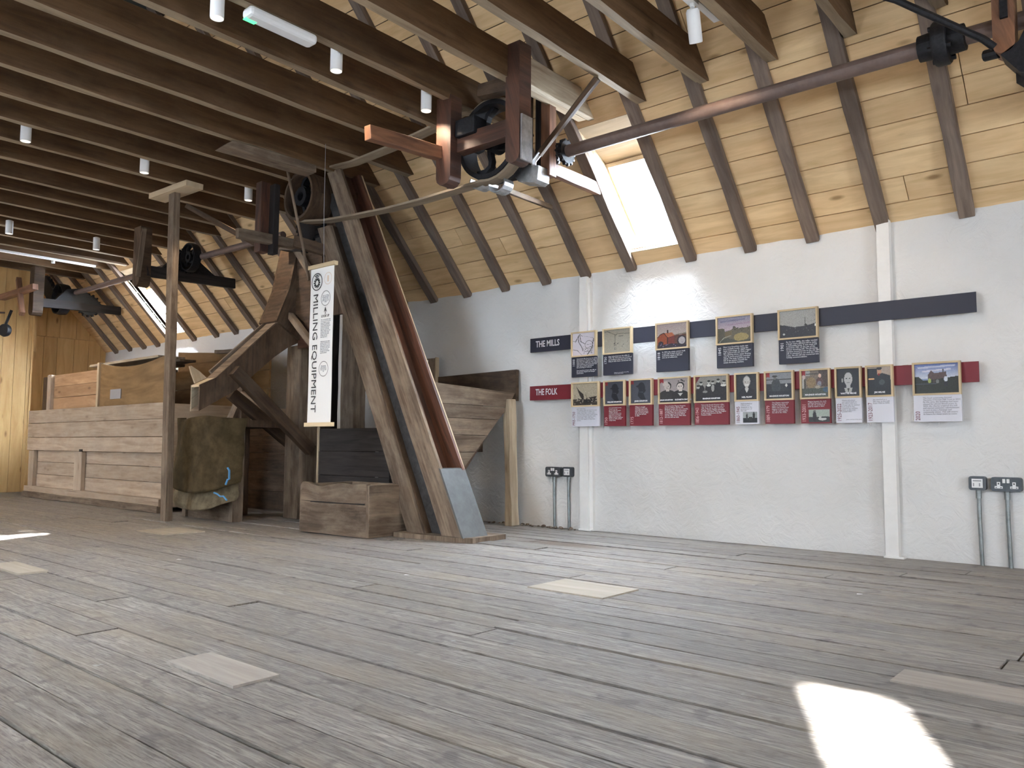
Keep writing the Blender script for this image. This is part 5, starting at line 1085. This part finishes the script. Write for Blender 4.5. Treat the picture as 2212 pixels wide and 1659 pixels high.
text(para, .0122, (bx(.50), yb, 1.572), XD, ZD, M['grey_ink'], t, line=.95)
text('Grain came up in sacks\nand was emptied in the\nbins. From there it was\nfed down the spouts to\nthe stones on the floor\nbelow. The elevator\nbrought the meal back\nup to be sieved.', .0122, (bx(.50), yb, 1.412), XD, ZD, M['grey_ink'], t, line=.98)
m = MB(); m.tube([(bx(.5), BYF + .01, BZT + .025), (bx(.5), 3.50, 2.4), (bx(.5), 3.50, 2.897)], .002, 5); m.build('hanging_cord', M['grey_ink'], t)
# ------------------------------------------------------------------ lamps on the joists
def downlight(loc, label, tilt=None):
    t = thing('spotlight', label, 'spotlight', loc, 'white cylinder spotlights under the joists')
    x, y, z = loc; m = MB(); m.lathe([(.030, .004), (.0335, 0), (.0345, .006), (.0345, .135), (.02, .142), (1e-4, .142)], (x, y, z), (0, 0, 1), 28); m.build('body', M['white'], t, smooth=True)
    m = MB(); m.lathe([(1e-4, .010), (.029, .010), (.030, .002)], (x, y, z), (0, 0, 1), 24); m.build('lens', M['lampglow'], t)
    l = bpy.data.lights.new('bulb', 'SPOT'); l.energy = LAMP_W; l.color = WARM; l.spot_size = R(118); l.spot_blend = .45; l.shadow_soft_size = .03
    o = bpy.data.objects.new('bulb', l); COL.objects.link(o); o.parent = t; o.location = (0, 0, -.012); return t
LAMP_W = 30.0
rows_ = [('near', -3.66, [(1.97, 'white cylinder spotlight at the top edge, nearest to the green-lit emergency light'), (2.71, 'white cylinder spotlight just right of the green-lit emergency light'), (3.42, 'white cylinder spotlight left of the big black pulley frame')]),
         ('mid', -6.25, [(1.95, 'white cylinder spotlight at the left edge, first of the middle row'), (2.80, 'white cylinder spotlight centred in the middle row above the prop post'), (3.72, 'white cylinder spotlight beside the dark post left of the elevator head')]),
         ('far', -9.18, [(2.76, 'small far white cylinder spotlight near the left edge'), (3.62, 'small far white cylinder spotlight above the far roof window')])]
d0 = None
for _, x, L in rows_:
    for y, lab in L:
        d0 = downlight((x, y, 2.80), lab) if d0 is None else (dup(d0, (x, y, 2.80), lab) and d0)
# the aimable spot at top right on its rail
t = thing('spotlight', 'white aimable spotlight on a short white rail at the top right', 'spotlight', (-1.865, 3.60, 2.75), 'white cylinder spotlights under the joists')
a, b = Vector((-1.872, 3.655, 2.752)), Vector((-1.845, 3.565, 2.895)); ax = (b - a).normalized()
m = MB(); m.lathe([(.030, .004), (.0335, 0), (.0345, .006), (.0345, .15), (.028, .165), (1e-4, .17)], a, ax, 28); m.build('body', M['white'], t, smooth=True)
m = MB(); m.lathe([(1e-4, .010), (.029, .010), (.030, .002)], a, ax, 24); m.build('lens', M['lampglow'], t)
m = MB(); m.rod(b, b + Vector((0, 0, .05)), .012, n=10); m.build('swivel', M['white'], t)
m = MB(); m.box((-1.865, 3.32, 2.94), (-1.83, 3.85, 2.965)); m.build('rail', M['white'], t)
m = MB(); m.box((-1.87, 3.42, 2.915), (-1.825, 3.60, 2.94)); m.build('adapter', M['white'], t, bevel=.003)
l = bpy.data.lights.new('bulb', 'SPOT'); l.energy = LAMP_W; l.color = WARM; l.spot_size = R(100); l.spot_blend = .5; l.shadow_soft_size = .03
o = bpy.data.objects.new('bulb', l); COL.objects.link(o); o.parent = t; o.location = a - ax * .012 - WORLD[t.name]; o.rotation_euler = (-ax).to_track_quat('-Z', 'Y').to_euler()
# emergency light and far light rail under the joists
t = thing('emergency_light', 'long white emergency light unit with a green glowing corner under a joist', 'emergency light', (-3.58, 2.29, 2.835))
m = MB(); m.box((-3.635, 2.09, 2.838), (-3.545, 2.50, 2.892)); m.build('housing', M['white'], t, bevel=.018)
m = MB(); m.box((-3.63, 2.095, 2.836), (-3.60, 2.16, 2.842)); m.build('green_lamp', M['green'], t, bevel=.002)
t = thing('light_rail', 'thin white light rail running along a joist at the far left', 'light rail', (-10.42, 2.8, 2.875))
m = MB(); m.box((-10.435, .8, 2.868), (-10.405, 4.11, 2.89)); m.build('rail', M['white'], t)
m = MB(); m.box((-10.43, .9, 2.864), (-10.41, 4.09, 2.868)); m.build('glow_strip', M['led'], t)
m = MB(); m.rod((-10.42, 3.62, 2.862), (-10.42, 3.62, 2.83), .02, n=12); m.build('sensor', M['white'], t)
# ------------------------------------------------------------------ sockets on the wall
def rbox(mb, x0, x1, y0, y1, z0, z1, r, n=5):
    poly = []
    for cx, cz, a0 in ((x1 - r, z1 - r, 0), (x0 + r, z1 - r, 90), (x0 + r, z0 + r, 180), (x1 - r, z0 + r, 270)):
        for k in range(n + 1): a = R(a0 + 90 * k / n); poly.append((cx + math.cos(a) * r, y0, cz + math.sin(a) * r))
    mb.prism(poly, (0, y1 - y0, 0)); return mb
def conduit(t, x, ztop):
    m = MB(); m.tube([(x, 5.158, ztop), (x, 5.158, .25), (x + .004, 5.16, .0)], .011, 14); m.build('conduit', M['conduit'], t, smooth=True)
    m = MB(); m.rod((x, 5.158, ztop), (x, 5.158, ztop - .045), .0145, n=16); m.build('coupler', M['conduit'], t, smooth=True)
def double_socket(x0, z0, label, tabs=True):
    W_, H_ = .148, .078; t = thing('double_socket', label, 'socket', (x0 + W_ / 2, 5.15, 0))
    m = MB(); rbox(m, x0, x0 + W_, 5.135, 5.18, z0, z0 + H_, .014); m.build('back_box', M['socket'], t, bevel=.002)
    for cx in (x0 + .038, x0 + W_ - .036):
        m = MB(); z = z0 + .016
        m.box((cx - .019, 5.1325, z), (cx + .019, 5.136, z + .013)); m.box((cx - .008, 5.1325, z + .012), (cx + .008, 5.136, z + .036)); s = m.build('socket_face', M['white'], t)
        m = MB(); m.box((cx - .003, 5.1315, z + .022), (cx + .003, 5.133, z + .031)); m.box((cx - .015, 5.1315, z + .003), (cx - .008, 5.133, z + .007)); m.box((cx + .008, 5.1315, z + .003), (cx + .015, 5.133, z + .007)); m.build('pin_holes', M['ink'], s)
    for cx in (x0 + W_ / 2 - .010, x0 + W_ / 2 + .010): m = MB(); m.box((cx - .007, 5.130, z0 + .046), (cx + .007, 5.136, z0 + .069)); m.build('switch', M['white'], t, bevel=.002)
    conduit(t, x0 + W_ / 2, z0); return t
def fused(x0, z0, label):
    t = thing('isolator_box', label, 'switch box', (x0 + .043, 5.15, 0))
    m = MB(); rbox(m, x0, x0 + .086, 5.135, 5.18, z0, z0 + .078, .014); m.build('back_box', M['socket'], t, bevel=.002)
    m = MB(); m.box((x0 + .016, 5.1325, z0 + .014), (x0 + .070, 5.136, z0 + .064)); m.build('white_panel', M['white'], t)
    m = MB(); m.box((x0 + .022, 5.1318, z0 + .05), (x0 + .064, 5.133, z0 + .056)); m.box((x0 + .022, 5.1318, z0 + .022), (x0 + .028, 5.133, z0 + .04)); m.box((x0 + .052, 5.1318, z0 + .022), (x0 + .058, 5.133, z0 + .04)); m.build('marks', M['grey_ink'], t)
    conduit(t, x0 + .045, z0); return t
double_socket(-4.018, .408, 'grey metal double socket on a conduit left of the white boxed post')
fused(-3.845, .41, 'small grey metal switch box with white plate left of the white boxed post')
double_socket(-.866, .418, 'grey metal double socket on a conduit at the right edge')
fused(-.975, .42, 'small grey metal switch box with white plate at the right end of the wall')
# ------------------------------------------------------------------ things on the floor
def patch(pts, label, mat='pale', z=.007):
    m = MB(); m.prism([(x, y, z) for x, y in pts], (0, 0, -.012)); return tag(m.build('floor_patch', M[mat]), label, 'floor patch')
M['patch'] = wood('patch_boards', (.36, .315, .25), (.47, .42, .345), (.40, .35, .28), .4, .65, crack=.15, bump=.15)
M['patch2'] = wood('grey_patch_boards', (.27, .24, .215), (.38, .345, .31), (.30, .27, .24), .4, .65, crack=.3, bump=.3)
patch([(-2.36, 2.885), (-1.945, 2.885), (-1.945, 3.178), (-2.36, 3.178)], 'pale rectangular patch let into the floor in the middle, towards the white wall', 'patch')
patch([(-6.03, 2.76), (-5.62, 2.76), (-5.62, 3.08), (-6.03, 3.08)], 'pale square patch in the floor in front of the canvas', 'patch')
patch([(-4.92, 1.46), (-4.45, 1.46), (-4.45, 1.60), (-4.92, 1.60)], 'pale floor patch at the left edge of the view', 'patch')
patch([(-2.352, 1.182), (-1.982, 1.182), (-1.982, 1.325), (-2.352, 1.325)], 'grey replacement board piece in the floor in the left foreground', 'patch2', .0065)
patch([(-.672, 2.42), (.1, 2.42), (.1, 2.57), (-.672, 2.57)], 'smooth pale board section in the floor beside the sun patch', 'patch2', .0065)
for i, (x, y, l) in enumerate(((-3.02, 2.72, 'tiny white scrap on the floor left of the boot box shadow'), (-4.35, 2.22, 'tiny white scrap on the floor below the pale patch before the canvas'), (-1.16, 3.72, 'tiny white scrap on the floor near the right-hand boxed post'))):
    m = MB(); m.prism([(x, y, .006), (x + .022, y + .006, .008), (x + .018, y + .02, .006), (x - .004, y + .014, .007)], (0, 0, .002)); tag(m.build('paper_scrap', M['white']), l, 'scrap')
